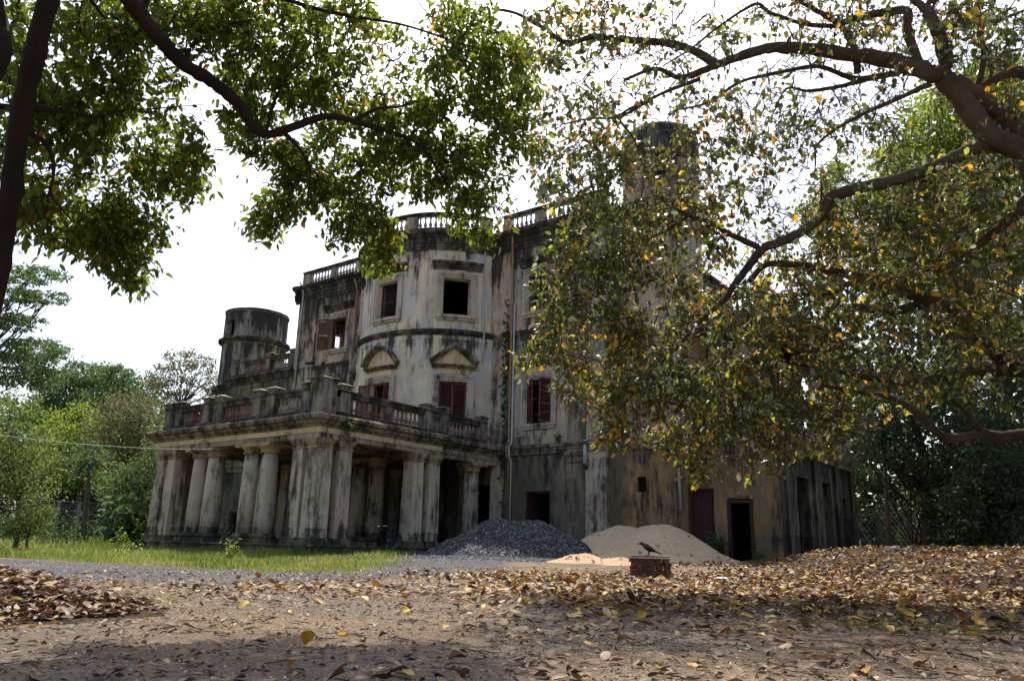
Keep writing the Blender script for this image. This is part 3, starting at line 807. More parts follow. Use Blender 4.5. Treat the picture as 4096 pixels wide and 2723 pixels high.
# --- right wing: low wall with doors, open gallery above
mb = MB()
wall(mb, front, 5.44, 8.86, -.3, 4.93, [(6.72, 7.12, 2.82, 3.42)])
wall(mb, front, 8.86, 9.92, 2.9, 4.93)
wall(mb, front, 9.92, 12.37, -.3, 4.93, [(10.4, 11.38, .3, 2.5)], .3)
mb.box(8.86, 9.92, FY + .4, FY + .45, -.3, 2.9)
mb.add([(8.86, FY, -.3), (8.86, FY + .4, -.3), (8.86, FY + .4, 2.9), (8.86, FY, 2.9)], [(0, 1, 2, 3)])
mb.add([(9.92, FY, -.3), (9.92, FY + .4, -.3), (9.92, FY + .4, 2.9), (9.92, FY, 2.9)], [(0, 1, 2, 3)])
mb.add([(8.86, FY, 2.9), (8.86, FY + .4, 2.9), (9.92, FY + .4, 2.9), (9.92, FY, 2.9)], [(0, 1, 2, 3)])
pobj('wing_wall', mb, 'ochre')
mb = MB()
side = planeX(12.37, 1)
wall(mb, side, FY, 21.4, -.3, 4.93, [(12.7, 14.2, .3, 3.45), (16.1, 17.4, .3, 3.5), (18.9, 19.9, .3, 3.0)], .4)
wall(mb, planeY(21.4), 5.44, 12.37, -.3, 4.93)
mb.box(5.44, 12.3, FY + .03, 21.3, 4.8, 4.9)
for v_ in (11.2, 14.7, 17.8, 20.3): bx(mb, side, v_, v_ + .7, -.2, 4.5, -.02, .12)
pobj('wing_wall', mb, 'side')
mb = MB(); band(mb, front, 5.44, 12.5, LOWC); band(mb, side, FY - .2, 21.7, [(-.03, 4.3), (.1, 4.3), (.12, 4.45), (.3, 4.6), (.42, 4.85), (-.03, 5.05)], .8, .03); pobj('string_course', mb, 'cornice')
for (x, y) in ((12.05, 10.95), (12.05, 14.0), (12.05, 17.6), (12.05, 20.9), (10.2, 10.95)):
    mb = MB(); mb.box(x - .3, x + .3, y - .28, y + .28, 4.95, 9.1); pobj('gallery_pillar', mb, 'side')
mb = MB(); mb.box(5.46, 12.6, 10.4, 21.6, 9.1, 9.4); mb.box(11.75, 12.36, 11.25, 20.6, 4.95, 5.5); mb.box(5.5, 9.6, 21.1, 21.35, 4.93, 9.09); pobj('gallery_roof', mb, 'cornice')
terrace_bal(planeX(12.4, 1), [(10.4, 10.9), (14, 14.4), (17.6, 18), (21.1, 21.6)], [(11, 13.9), (14.5, 17.5), (18.1, 21)], 9.4, bal='g')
terrace_bal(planeY(10.4), [(9.9, 10.3), (11.9, 12.4)], [(10.4, 11.8)], 9.4, bal='g')
win_frame(planeY(11.0), 10.55, 11.7, 5.9, 7.9, name='window_surround')
for k in range(2): shutter((10.56 + k * .58, 10.93), 0, .56, 2.0, 5.9)
# doors of the right wing
mb = MB(); mb.box(8.88, 9.68, FY + .33, FY + .397, .45, 2.85)
dr = pobj('door', mb, 'oldwood')
for (a, c_, e, g) in ((8.96, 9.24, .6, 1.3), (9.32, 9.6, .6, 1.3), (8.96, 9.24, 1.45, 2.7), (9.32, 9.6, 1.45, 2.7)):
    q = MB(); q.box(a, c_, FY + .315, FY + .332, e, g); pobj('panel', q, 'oldwood', dr).location = (0, 0, 0)
mb = MB()
mb.box(10.4, 10.54, FY - .03, FY + .12, .3, 2.46); mb.box(11.25, 11.38, FY - .03, FY + .12, .3, 2.46); mb.box(10.54, 11.25, FY - .025, FY + .115, 2.34, 2.455)
pobj('door_frame', mb, 'oldwood')
mb = MB(); strip(mb, front, [(10.38 + 1.02 * i / 8, 2.46 + .10 * math.sin(PI * i / 8)) for i in range(9)], .07, -.1, .05); pobj('door_arch', mb, 'cornice')
mb = MB(); mb.box(10.3, 11.5, FY - .32, FY + .02, .12, .28); pobj('door_step', mb, 'slab')
mb = MB(); mb.box(8.7, 10.2, FY - .35, FY - .02, .1, .3); mb.box(8.85, 10.0, FY - .3, FY + .3, .3, .46); pobj('door_step', mb, 'slab')

# --- portico
PX0, PX1 = -10.42, .06
mb = MB(); mb.box(PX0 - .28, PX1 + .22, -.2, 6.55, -.3, .44); mb.box(PX0 - .34, PX1 + .28, -.27, 6.6, .44, .5); mb.box(PX0 + .1, PX1 - .1, 6.6, FY - .02, -.3, .49)
mb.box(PX0 + .05, PX1 - .05, 6.6, FY - .02, .49, .5 - .002)
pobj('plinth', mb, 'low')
# roof slab, ceiling and joists
mb = MB(); mb.box(PX0 + .3, PX1 - .3, .3, FY - .01, 4.46, 4.95); pobj('portico_roof', mb, 'cornice')
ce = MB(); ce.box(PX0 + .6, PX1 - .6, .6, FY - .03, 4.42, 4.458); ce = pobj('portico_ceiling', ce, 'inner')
jm = None
for i in range(16):
    q = MB(); x = PX0 + .9 + i * .6; q.box(x - .05, x + .05, .62, 6.0, 4.25, 4.42); pobj('joist', q, 'arch', ce).location = (0, 0, 0)
def ring_band(mats_name, name, prof, x0, x1, y0, y1, sides='flr', jit=.012):
    mb = MB()
    band(mb, planeY(y0), x0, x1, prof, .4, jit, 0, (1, 1))
    if 'r' in sides: band(mb, planeX(x1, 1), y0, y1, prof, .4, jit, 0, (1, 0))
    if 'l' in sides: band(mb, planeX(x0, -1), y0, y1, prof, .4, jit, 0, (1, 0))
    return pobj(name, mb, mats_name)
ARCH = [(-.5, 4.10), (0, 4.10), (0, 4.285), (-.5, 4.285)]
FASC = [(-.45, 4.287), (.035, 4.287), (.045, 4.48), (-.45, 4.48)]
CORN = [(-.4, 4.482), (.08, 4.482), (.11, 4.56), (.2, 4.6), (.23, 4.68), (.36, 4.74), (.38, 4.86), (.3, 4.93), (-.4, 4.93)]
ring_band('arch', 'architrave', ARCH, PX0, PX1, 0, 6.4); ring_band('fascia', 'frieze', FASC, PX0, PX1, 0, 6.4); ring_band('cornice', 'portico_cornice', CORN, PX0, PX1, 0, 6.4, jit=.028)
for (prof, mt, nm) in ((ARCH, 'arch', 'architrave'), (FASC, 'arch', 'frieze'), (CORN, 'cornice', 'portico_cornice')):
    mb = MB(); band(mb, planeX(PX1 - .22, 1), 6.42, FY - .05, prof, .4, .02); pobj(nm, mb, mt); mb = MB(); band(mb, planeX(PX0 + .22, -1), 6.42, FY - .05, prof, .4, .02); pobj(nm, mb, mt)
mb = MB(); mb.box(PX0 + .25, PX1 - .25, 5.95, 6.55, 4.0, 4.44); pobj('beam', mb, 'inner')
# square posts
def post(x, y, hx, hy, mat='column'):
    q = MB(); t = .92
    q.hexa([(x - hx, y - hy, .72), (x + hx, y - hy, .72), (x + hx, y + hy, .72), (x - hx, y + hy, .72), (x - hx * t, y - hy * t, 3.75), (x + hx * t, y - hy * t, 3.75), (x + hx * t, y + hy * t, 3.75), (x - hx * t, y + hy * t, 3.75)])
    o_ = pobj('square_column', q, mat)
    c_ = MB()
    for (e, z0, z1) in ((-.0, 3.75, 3.78), (.03, 3.78, 3.84), (-.01, 3.84, 3.9), (.04, 3.9, 3.97), (.075, 3.97, 4.03), (.09, 4.03, 4.098)):
        c_.box(x - hx * t - e, x + hx * t + e, y - hy * t - e, y + hy * t + e, z0, z1)
    pobj('capital', c_, 'capital', o_).location = (0, 0, 0)
    c_ = MB(); c_.box(x - hx - .1, x + hx + .1, y - hy - .1, y + hy + .1, .5, .64); c_.box(x - hx - .05, x + hx + .05, y - hy - .05, y + hy + .05, .64, .72)
    pobj('base', c_, 'low', o_).location = (0, 0, 0)
def column(x, y, mat='column'):
    q = MB(); q.lathe((x, y, 0), [(.365, .84), (.363, 1.5), (.353, 2.2), (.338, 3.0), (.315, 3.74)], 20)
    o_ = pobj('round_column', q, mat)
    c_ = MB(); c_.lathe((x, y, 0), [(.36, 3.74), (.4, 3.745), (.4, 3.78), (.36, 3.785), (.36, 3.86), (.42, 3.92), (.5, 3.98)], 20); c_.box(x - .5, x + .5, y - .5, y + .5, 3.98, 4.098)
    pobj('capital', c_, 'capital', o_).location = (0, 0, 0)
    c_ = MB(); c_.box(x - .52, x + .52, y - .5, y + .5, .5, .66); c_.lathe((x, y, 0), [(.47, .66), (.5, .7), (.5, .76), (.45, .79), (.44, .84)], 20)
    pobj('base', c_, 'low', o_).location = (0, 0, 0)
for (x0, sx) in ((PX1, -1), (PX0, 1)):
    for (y0, sy) in ((0, 1), (6.4, -1)):
        post(x0 + sx * .35, y0 + sy * .35, .33, .33)
        post(x0 + sx * 1.17, y0 + sy * .33, .31, .30); post(x0 + sx * .33, y0 + sy * 1.3, .30, .31)
for y_ in (.45, 5.95):
    for x_ in (-7.62, -6.6, -4.22, -3.2): column(x_, y_)
for x_ in (PX1 - .65, PX0 + .65): column(x_, 9.1, 'column')
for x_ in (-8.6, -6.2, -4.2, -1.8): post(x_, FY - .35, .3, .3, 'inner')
# portico balustrade: front, right side and left side
zb = 4.94
terrace_bal(planeY(.06), [(-10.2, -9.66), (-9.46, -8.98), (-7.38, -6.96), (-6.6, -6.15), (-4.1, -3.65), (-3.22, -2.76), (-1.15, -.68)], [(-8.9, -7.45), (-6.9, -6.66), (-6.05, -4.2), (-3.58, -3.3), (-2.66, -1.25)], zb)
terrace_bal(planeX(-.06, 1), [(.9, 1.38), (5.4, 5.9), (6.35, 6.85), (9.0, 9.45)], [(1.45, 3.22), (3.62, 5.32), (5.98, 6.28), (6.93, 8.92), (9.5, 10.55)], zb, posts=[(3.28, 3.56)])
terrace_bal(planeX(-10.3, -1), [(.9, 1.38), (5.4, 5.9), (9.0, 9.45)], [(1.45, 5.3), (6, 8.9)], zb)
mb = MB(); mb.box(-.58, .08, -.08, .60, zb + .0, zb + 1.18); cap(mb, -.25, .26, zb + 1.181, .33, .34); pobj('corner_pier', mb, 'pier')
# ------------------------------------------------------------------ heaps
class Heap:
    def __init__(s, ridge, slope, rnd_=.3, seed=0, rough=.03, freq=2.0):
        s.r = [np.array(q, float) for q in ridge]; s.k = slope; s.q = rnd_; s.seed = seed; s.rough = rough; s.fr = freq
    def z(s, x, y):
        x = np.asarray(x, float); y = np.asarray(y, float); best = np.full(x.shape, -9.)
        seg = list(zip(s.r[:-1], s.r[1:])) if len(s.r) > 1 else [(s.r[0], s.r[0] + 1e-4)]
        for a, c_ in seg:
            e = c_ - a; t = np.clip(((x - a[0]) * e[0] + (y - a[1]) * e[1]) / (e[0] ** 2 + e[1] ** 2), 0, 1)
            d = np.hypot(x - a[0] - t * e[0], y - a[1] - t * e[1])
            d = d * (1 + (fbm(x * .8, y * .8, s.seed + 2) - .44) * .35)
            best = np.maximum(best, a[2] + t * e[2] - s.k * (np.sqrt(d * d + s.q ** 2) - s.q))
        foot = G(x, y)
        best = best + (fbm(x * s.fr, y * s.fr, s.seed) - .44) * s.rough * 2 + (fbm(x * s.fr * 4, y * s.fr * 4, s.seed + 5) - .44) * s.rough * .8
        # soften the toe of the heap
        d_ = best - foot
        return foot + np.where(d_ < .12, np.maximum((d_ + .12), 0) ** 2 / .48, d_)  - .002
    def mesh(s, name, mat, h, pad):
        xs = [p_[0] for p_ in s.r]; ys = [p_[1] for p_ in s.r]
        X = np.arange(min(xs) - pad, max(xs) + pad, h); Y = np.arange(min(ys) - pad, max(ys) + pad, h)
        XX, YY = np.meshgrid(X, Y); ZZ = s.z(XX, YY); ok = ZZ > G(XX, YY) + .004
        nx = len(X); idx = np.arange(XX.size).reshape(XX.shape)
        ok4 = ok[:-1, :-1] | ok[1:, :-1] | ok[:-1, 1:] | ok[1:, 1:]
        a, b_, c_, d_ = idx[:-1, :-1][ok4], idx[:-1, 1:][ok4], idx[1:, 1:][ok4], idx[1:, :-1][ok4]
        T = np.concatenate([np.stack([a, b_, c_], -1), np.stack([a, c_, d_], -1)])
        used = np.unique(T); mp = np.zeros(XX.size, int); mp[used] = np.arange(len(used))
        ZZ = np.where(ok, ZZ, G(XX, YY) - .06)
        V = np.stack([XX.ravel(), YY.ravel(), ZZ.ravel()], -1)[used]
        return arr_mesh(name, V, mp[T], M[mat], smooth=True), V
def chips(name, P, size, mat, parent, seed=0):
    """small angular stones joined into one mesh"""
    r_ = np.random.default_rng(seed); n = len(P)
    base = np.array([(1, 0, -.4), (-.5, .87, -.4), (-.5, -.87, -.4), (.1, .05, .8)])
    V = base[None] * r_.uniform(.6, 1.3, (n, 4, 3)); a = r_.uniform(0, 2 * PI, n); c_, s_ = np.cos(a), np.sin(a)
    V = np.stack([V[..., 0] * c_[:, None] - V[..., 1] * s_[:, None], V[..., 0] * s_[:, None] + V[..., 1] * c_[:, None], V[..., 2]], -1)
    V = V * (size * r_.uniform(.5, 1.4, n))[:, None, None] + P[:, None]
    T = np.array([(0, 1, 3), (1, 2, 3), (2, 0, 3)])[None] + (np.arange(n) * 4)[:, None, None]
    me = arr_mesh(name, V.reshape(-1, 3), T.reshape(-1, 3), M[mat], np.repeat(r_.uniform(0, 1, n), 4))
    return me
HG = Heap([(4.15, 5.0, 1.56), (5.0, 5.0, 1.42), (5.85, 5.0, 1.47)], .60, .35, 3, .09, 1.5)
gh = thing('gravel_heap', 'dark grey heap of crushed stone piled beside the portico', 'gravel heap', (5.0, 5.0, float(G(5, 5))))
me, V = HG.mesh('heap_body', 'crushed', .07, 4.2)
link('heap_body', me, gh)
def on_heap(H, n, cx, cy, rx, ry, minh=.03):
    x = cx + rng.uniform(-rx, rx, n); y = cy + rng.uniform(-ry, ry, n); z = H.z(x, y); k = z > G(x, y) + minh
    return np.stack([x, y, z], -1)[k]
P = on_heap(HG, 26000, 5.0, 3.8, 4.2, 3.4, -.01)
sx__ = 5 + rng.normal(0, 2.6, 3000); sy__ = 3.2 + rng.normal(0, 1.7, 3000); P = np.concatenate([P, np.stack([sx__, sy__, np.maximum(G(sx__, sy__), HG.z(sx__, sy__)) + .004], -1)])
tag(link('stones', chips('stones', P, .036, 'chip', None, 4), gh), kind='stuff')
HS = Heap([(7.85, 7.2, 1.45), (8.5, 7.15, 1.36), (9.5, 7.2, 1.46)], .57, .3, 8, .085, 1.2)
sh = thing('sand_heap', 'large pale sand heap against the wall between two doorways', 'sand heap', (8.6, 7.2, float(G(8.6, 7.2))))
me, V = HS.mesh('heap_body', 'sand', .06, 4.0); link('heap_body', me, sh)
P = on_heap(HS, 900, 8.9, 5.6, 3.3, 2.2, .02)
tag(link('clods', chips('clods', P, .028, 'sand', None, 9), sh), kind='stuff')
oc = at_y(2330, 2215, 1.2); oc2 = at_y(2490, 2228, 1.1)
HO = Heap([(oc[0] - .3, oc[1], oc[2] - .02), (oc[0] + .15, oc[1], oc[2] + .02), ((oc[0] + oc2[0]) / 2, oc[1], oc2[2] - .05), (oc2[0], oc2[1], oc2[2])], .42, .12, 15, .03, 3)
so = thing('sand_heap', 'small orange sunlit sand heap in front of the gravel', 'sand heap', (oc[0], oc[1], float(G(oc[0], oc[1]))))
me, V = HO.mesh('heap_body', 'sando', .045, 1.8); link('heap_body', me, so)
def rp(x, y, d):
    q = at_d(x, y, d); return (q[0], q[1], q[2])
HL = Heap([rp(3330, 2218, 24.5), rp(3480, 2192, 23), rp(3640, 2200, 22), rp(3800, 2190, 21.5), rp(4100, 2196, 20), rp(4500, 2200, 18)], .26, .9, 22, .09, .9)
c0 = rp(3650, 2200, 22)
lh = thing('leaf_heap', 'broad mound of yellow brown fallen leaves right of the mansion', 'leaf heap', (c0[0], c0[1], float(G(c0[0], c0[1]))))
me, V = HL.mesh('heap_body', 'ground', .16, 4.5); 
for nm in ('turf', 'gravel'): me.attributes.new(nm, 'FLOAT', 'POINT')
a = me.attributes.new('humus', 'FLOAT', 'POINT'); a.data.foreach_set('value', np.ones(len(me.vertices), np.float32))
link('heap_body', me, lh)
l0 = hit(-80, 2436)
l1 = hit(150, 2400)
l1 = hit(95, 2446)
HQ = Heap([(l0[0] - 1.2, l0[1] - .2, .31), (l0[0], l0[1], .27), (l1[0], l1[1], .16)], .33, .4, 31, .05, 1.8)
lq = thing('leaf_heap', 'low heap of pale dry leaves at the left edge of the clearing', 'leaf heap', (l0[0], l0[1], float(G(l0[0], l0[1]))))
me, V = HQ.mesh('heap_body', 'ground', .07, 2.0)
for nm in ('turf', 'gravel'): me.attributes.new(nm, 'FLOAT', 'POINT')
a = me.attributes.new('humus', 'FLOAT', 'POINT'); a.data.foreach_set('value', np.ones(len(me.vertices), np.float32))
link('heap_body', me, lq)
def surf(x, y):
    z = G(x, y)
    for H in (HL, HQ, HO, HS, HG): z = np.maximum(z, H.z(x, y))
    return z

# ------------------------------------------------------------------ brick stack
b0 = hit(2602, 2312)
bs = thing('brick_stack', 'low stack of worn red bricks under a flat slab among fallen leaves', 'brick stack', tuple(b0))
BRK = []
for k in range(5):
    q = MB(); L_, w_, h_ = .115, .055, .036; j = lambda: rnd.uniform(-.005, .005)
    c_ = [(-L_, -w_), (L_, -w_), (L_, w_), (-L_, w_)]
    lo = [(x * .96 + j(), y * .93 + j(), -h_) for x, y in c_]; m1 = [(x + j(), y + j(), -h_ * .75) for x, y in c_]; m2 = [(x + j(), y + j(), h_ * .75) for x, y in c_]; hi = [(x * .96 + j(), y * .93 + j(), h_) for x, y in c_]
    vs = lo + m1 + m2 + hi; fs = [(3, 2, 1, 0), (12, 13, 14, 15)]
    for r_ in range(3):
        for i in range(4): fs.append((r_ * 4 + i, r_ * 4 + (i + 1) % 4, r_ * 4 + 4 + (i + 1) % 4, r_ * 4 + 4 + i))
    q.add(vs, fs); BRK.append(q.mesh('brick', M['brick']))
vx, vy = rt[:2] / np.linalg.norm(rt[:2]), fw[:2] / np.linalg.norm(fw[:2])
def loc2(a, c_): return (a * vx[0] + c_ * vy[0], a * vx[1] + c_ * vy[1])
yaw0 = math.atan2(vx[1], vx[0])
for lay in range(5):
    z = .04 + lay * .0735
    lay_ = []
    if lay % 2 == 0: lay_ = [(-.27, 0, 0), (-.03, -.01, 0), (.17, .08, 1), (.32, .02, 1), (-.27, .14, 0), (-.03, .14, 0)]
    else: lay_ = [(-.32, .06, 1), (-.20, .06, 1), (-.04, -.01, 0), (.19, .05, 0), (.33, .03, 1), (-.02, .14, 0)]
    for (a, c_, t) in lay_:
        ob = bpy.data.objects.new('brick', rnd.choice(BRK)); COL.objects.link(ob); ob.parent = bs
        x, y = loc2(a + rnd.uniform(-.015, .015), c_ + rnd.uniform(-.02, .02))
        ob.location = (x, y, z); ob.rotation_euler = (0, rnd.uniform(-.03, .03), yaw0 + t * PI / 2 + rnd.uniform(-.09, .09))
        ob.scale = (1, 1, rnd.uniform(.96, 1.02))
q = MB(); N = 14
outl = [(.40 * math.cos(2 * PI * i / N) * (1.0 if abs(math.cos(2 * PI * i / N)) < .9 else .95) , .19 * math.sin(2 * PI * i / N) + .06) for i in range(N)]
outl = [(-.39, -.08), (-.1, -.11), (.2, -.10), (.37, -.07), (.39, .1), (.3, .22), (-.2, .24), (-.38, .15)]
vs = [(*loc2(a, c_), .390 + rnd.uniform(-.004, .004)) for a, c_ in outl] + [(*loc2(a * .98, c_ * .98), .425 + rnd.uniform(-.006, .006)) for a, c_ in outl]
n = len(outl)
q.add(vs, [tuple(range(n - 1, -1, -1)), tuple(range(n, 2 * n))] + [(i, (i + 1) % n, n + (i + 1) % n, n + i) for i in range(n)])
ob = bpy.data.objects.new('slab', q.mesh('slab', M['slab'])); COL.objects.link(ob); ob.parent = bs
# ------------------------------------------------------------------ crows
bm_ = NB('crow_plumage')
oc_ = bm_.objc(); sx_ = bm_.n('ShaderNodeSeparateXYZ'); bm_.l(oc_, sx_.inputs[0])
cc = bm_.ramp(bm_.math('ADD', bm_.math('MULTIPLY', sx_.outputs['X'], 2.5), .5), [(.0, (.012, .012, .015)), (.62, (.014, .014, .017)), (.70, (.075, .07, .068)), (.83, (.06, .056, .055)), (.86, (.014, .014, .016))])
bm_.bsdf(cc, .85, .1); M['crow'] = bm_.m
def crow(label, at, ang, pitch=.0, s=1.0):
    r_ = thing('crow', label, 'crow', at); r_.rotation_euler = (0, pitch, ang); r_.scale = (s, s, s)
    q = MB()
    spine = [(-.25, .035), (-.2, .05), (-.13, .075), (-.08, .098), (-.02, .125), (.04, .155), (.085, .185), (.115, .21), (.14, .225), (.165, .226), (.18, .22)]
    ry = [.012, .026, .030, .042, .056, .058, .046, .034, .032, .026, .010]
    rz = [.006, .010, .016, .036, .052, .056, .045, .034, .031, .024, .010]
    n = 10; vs = []; fs = []
    for (x, z), a, c_ in zip(spine, ry, rz):
        for k in range(n):
            w = 2 * PI * k / n; vs.append((x + c_ * math.sin(w) * -.35, a * math.cos(w), z + c_ * math.sin(w)))
    for i in range(len(spine) - 1):
        for k in range(n): fs.append((i * n + k, i * n + (k + 1) % n, (i + 1) * n + (k + 1) % n, (i + 1) * n + k))
    fs += [tuple(range(n - 1, -1, -1)), tuple((len(spine) - 1) * n + k for k in range(n))]
    q.add(vs, fs, True)
    def sub(nm, mb, mat):
        o_ = bpy.data.objects.new(nm, mb.mesh(nm, M[mat])); COL.objects.link(o_); o_.parent = r_; return o_
    sub('body', q, 'crow')
    q = MB(); q.tube([(.172, 0, .222), (.20, 0, .218), (.225, 0, .208), (.238, 0, .20)], [.015, .013, .008, .002], 6); sub('beak', q, 'black')
    for sy in (-1, 1):
        q = MB(); q.tube([(.06, sy * .05, .175), (.0, sy * .062, .135), (-.09, sy * .05, .095), (-.17, sy * .03, .065)], [.012, .036, .03, .006], 8, squash=.35); sub('wing', q, 'feather')
        q = MB(); q.tube([(-.01, sy * .03, .09), (-.005, sy * .03, .05), (.015, sy * .032, .006)], [.016, .007, .006], 6)
        for k in (-.5, 0, .5, PI): q.tube([(.015, sy * .032, .006), (.015 + .035 * math.cos(k), sy * .032 + .035 * math.sin(k), .004)], [.005, .003], 4)
        sub('leg', q, 'feather')
        q = MB(); q.lathe((.158, sy * .0255, .230), [(.0005, -.004), (.004, 0), (.0005, .004)], 6); sub('eye', q, 'black')
    return r_
cp = loc2(-.02, .02)
crow('grey necked black crow standing on the brick stack', (b0[0] + cp[0], b0[1] + cp[1], b0[2] + .428), math.atan2(-vx[1], -vx[0]) + .1, 0, 1.0)
# ------------------------------------------------------------------ bicycle in the shade of the portico
by0, by1, bxx = 2.46, 3.56, .52
zg = max(float(G(bxx, 3.0)), .2)
bk = thing('bicycle', 'dark old bicycle leaning in the shade at the side of the portico', 'bicycle', (bxx, 3.0, zg))
def bsub(nm, mb, mat, par=None, at=None):
    o_ = bpy.data.objects.new(nm, mb.mesh(nm, M[mat])); COL.objects.link(o_); o_.parent = par or bk
    if at is not None: o_.location = Vector(at) - WL[bk]
    return o_
WR = .33
for yy in (by0, by1):
    q = MB(); q.tube([(0, WR * math.cos(2 * PI * i / 28), WR * math.sin(2 * PI * i / 28)) for i in range(29)], .02, 6, cap=False)
    wh = bsub('wheel', q, 'rubber', None, (bxx, yy, zg + WR + .02))
    q = MB(); q.tube([(0, (WR - .025) * math.cos(2 * PI * i / 28), (WR - .025) * math.sin(2 * PI * i / 28)) for i in range(29)], .009, 5, cap=False); bsub('rim', q, 'black', wh)
    q = MB()
    for i in range(14): a = 2 * PI * i / 14; q.tube([(0, 0, 0), (0, (WR - .03) * math.cos(a), (WR - .03) * math.sin(a))], .002, 3)
    q.tube([(-.04, 0, 0), (.04, 0, 0)], .02, 8); bsub('spokes', q, 'steel', wh)
    q = MB(); q.tube([(0, (WR + .05) * math.cos(a), (WR + .05) * math.sin(a)) for a in [(.15 + .75 * i / 12) * PI for i in range(13)]], .022, 5, squash=.4); bsub('mudguard', q, 'black', wh)
def wp(y, z): return (0, y - 3.0, z)
A_, B_ = wp(by0, WR + .02), wp(by1, WR + .02)
bb, seat, head, head2 = wp(3.12, .30), wp(3.32, .78), wp(2.70, .86), wp(2.66, .70)
q = MB()
for (a, c_, r_) in ((bb, seat, .016), (seat, head, .015), (bb, head2, .018), (head, head2, .02), (bb, B_, .01), (seat, B_, .009), (head2, A_, .012), (seat, wp(3.35, .86), .012), (head, wp(2.72, .96), .013)): q.tube([a, c_], r_, 6)
bsub('frame', q, 'black')
q = MB(); q.tube([wp(3.46, .90), wp(3.38, .90), wp(3.26, .88), wp(3.18, .87)], [.06, .085, .05, .02], 8, squash=.4); bsub('saddle', q, 'black')
q = MB(); h_ = wp(2.72, .97); q.tube([(-.27, h_[1] + .16, .93), (-.24, h_[1] + .03, .97), (0, h_[1], .97), (.24, h_[1] + .03, .97), (.27, h_[1] + .16, .93)], .012, 6); bsub('handlebar', q, 'steel')
q = MB(); q.lathe((0, h_[1] - .10, .92), [(.01, -.05), (.05, -.03), (.06, .03), (.05, .05)], 10); bsub('headlamp', q, 'steel')
q = MB(); q.lathe((0, bb[1], bb[2]), [(.09, -.004), (.09, .004)], 12); q.tube([(-.03, bb[1], bb[2]), (-.05, bb[1] + .02, bb[2] - .17), (-.12, bb[1] + .02, bb[2] - .17)], .01, 5); q.tube([(.03, bb[1], bb[2]), (.05, bb[1] - .02, bb[2] + .17), (.12, bb[1] - .02, bb[2] + .17)], .01, 5); bsub('pedals', q, 'steel')
q = MB(); 
for x in (-.06, 0, .06): q.tube([(x, .35, .74), (x, .72, .74)], .006, 4)
q.tube([(-.06, .35, .74), (.06, .35, .74)], .006, 4); q.tube([(-.06, .72, .74), (.06, .72, .74)], .006, 4); q.tube([(.06, .7, .74), (.05, by1 - 3, WR)], .005, 4); bsub('carrier', q, 'black')

# ------------------------------------------------------------------ cable, fences, pole, rubbish
pa, pb = at_d(-500, 1660, 26), at_y(925, 1793, -.06)
q = MB(); pts = []
for i in range(25):
    t = i / 24; v = pa * (1 - t) + pb * t; pts.append((v[0], v[1], v[2] - .5 * 4 * t * (1 - t) * .6))
q.tube(pts, .0075, 5)
tag(obj('power_cable', q, M['cable']), 'thin white cable sagging from the left edge to the portico beam', 'cable')
def fence(label, pxs, d0, d1, yb, h, strut=(), lean=.04, mat='concrete'):
    P_ = []
    for i, px in enumerate(pxs):
        t = i / (len(pxs) - 1); v = at_d(px, yb, d0 + (d1 - d0) * t); P_.append(Vector((v[0], v[1], float(G(v[0], v[1])) - .05)))
    f_ = thing('wire_fence', label, 'fence', tuple(P_[0]))
    for i, p_ in enumerate(P_):
        q = MB(); l_ = rnd.uniform(-lean, lean) * h; q.hexa([(p_.x + a * .07, p_.y + c_ * .07, p_.z - .1) for a, c_ in ((-1, -1), (1, -1), (1, 1), (-1, 1))] + [(p_.x + l_ + a * .06, p_.y + c_ * .06, p_.z + h * rnd.uniform(.95, 1.05)) for a, c_ in ((-1, -1), (1, -1), (1, 1), (-1, 1))])
        pobj('post', q, mat, f_)
        if i in strut:
            q = MB(); q.tube([(p_.x + .9, p_.y - .3, p_.z), (p_.x + .05, p_.y, p_.z + h * .8)], .05, 5); pobj('strut', q, mat, f_)
    q = MB()
    for a, c_ in zip(P_[:-1], P_[1:]):
        n = max(2, int((c_ - a).length / .22)); 
        for k in range(n + int(h / .22)):
            for sg in (1, -1):
                # diagonal mesh wires clipped to the panel
                t0 = k / n if sg > 0 else k / n - h / (c_ - a).length
                tt = h / (c_ - a).length
                s0, s1 = (t0 - tt, t0) if sg > 0 else (t0, t0 + tt)
                z0, z1 = (0, h)
                ca, cb = max(s0, 0), min(s1, 1)
                if cb <= ca: continue
                za, zb_ = z0 + (ca - s0) / tt * h, z0 + (cb - s0) / tt * h
                if sg < 0: za, zb_ = h - za, h - zb_
                pA, pB = a.lerp(c_, ca), a.lerp(c_, cb)
                q.tube([(pA.x, pA.y, pA.z + za), (pB.x, pB.y, pB.z + zb_)], .006, 3, cap=False)
        for zz in (.1, h * .5, h): q.tube([(a.x, a.y, a.z + zz), (c_.x, c_.y, c_.z + zz)], .01, 3, cap=False)
    o_ = pobj('wire_mesh', q, 'wire', f_); o_['kind'] = 'stuff'
    return f_
fence('chain link fence on leaning concrete posts before the left woodland', [-120, 60, 215, 300, 400, 455, 545, 640, 740], 48, 52, 2150, 2.2, (1,))
fence('wire fence with slanting struts under the dark trees at right', [3430, 3530, 3640, 3760, 3900, 4050, 4250], 33, 27, 2185, 1.9, (0, 2, 3), mat='darkpost')
v = hit(3550, 2236); v = at_d(3550, 2195, 27); zq = float(G(v[0], v[1])); w = at_d(3535, 1790, 27.2)
q = MB(); q.tube([(v[0], v[1], zq - .1), tuple((v + w) / 2 + np.array([.03, 0, 0])), tuple(w)], [.085, .075, .055], 8)
pl = thing('post', 'slender pale pole on a whitewashed foot behind the leaf heap', 'pole', (v[0], v[1], zq))
pobj('shaft', q, 'barkfar', pl); q = MB(); q.lathe((v[0], v[1], zq), [(.34, -.1), (.3, .25), (.1, .55)], 10); pobj('foot', q, 'slab', pl)
lg0, lg1 = hit(3800, 2322), hit(4300, 2312)
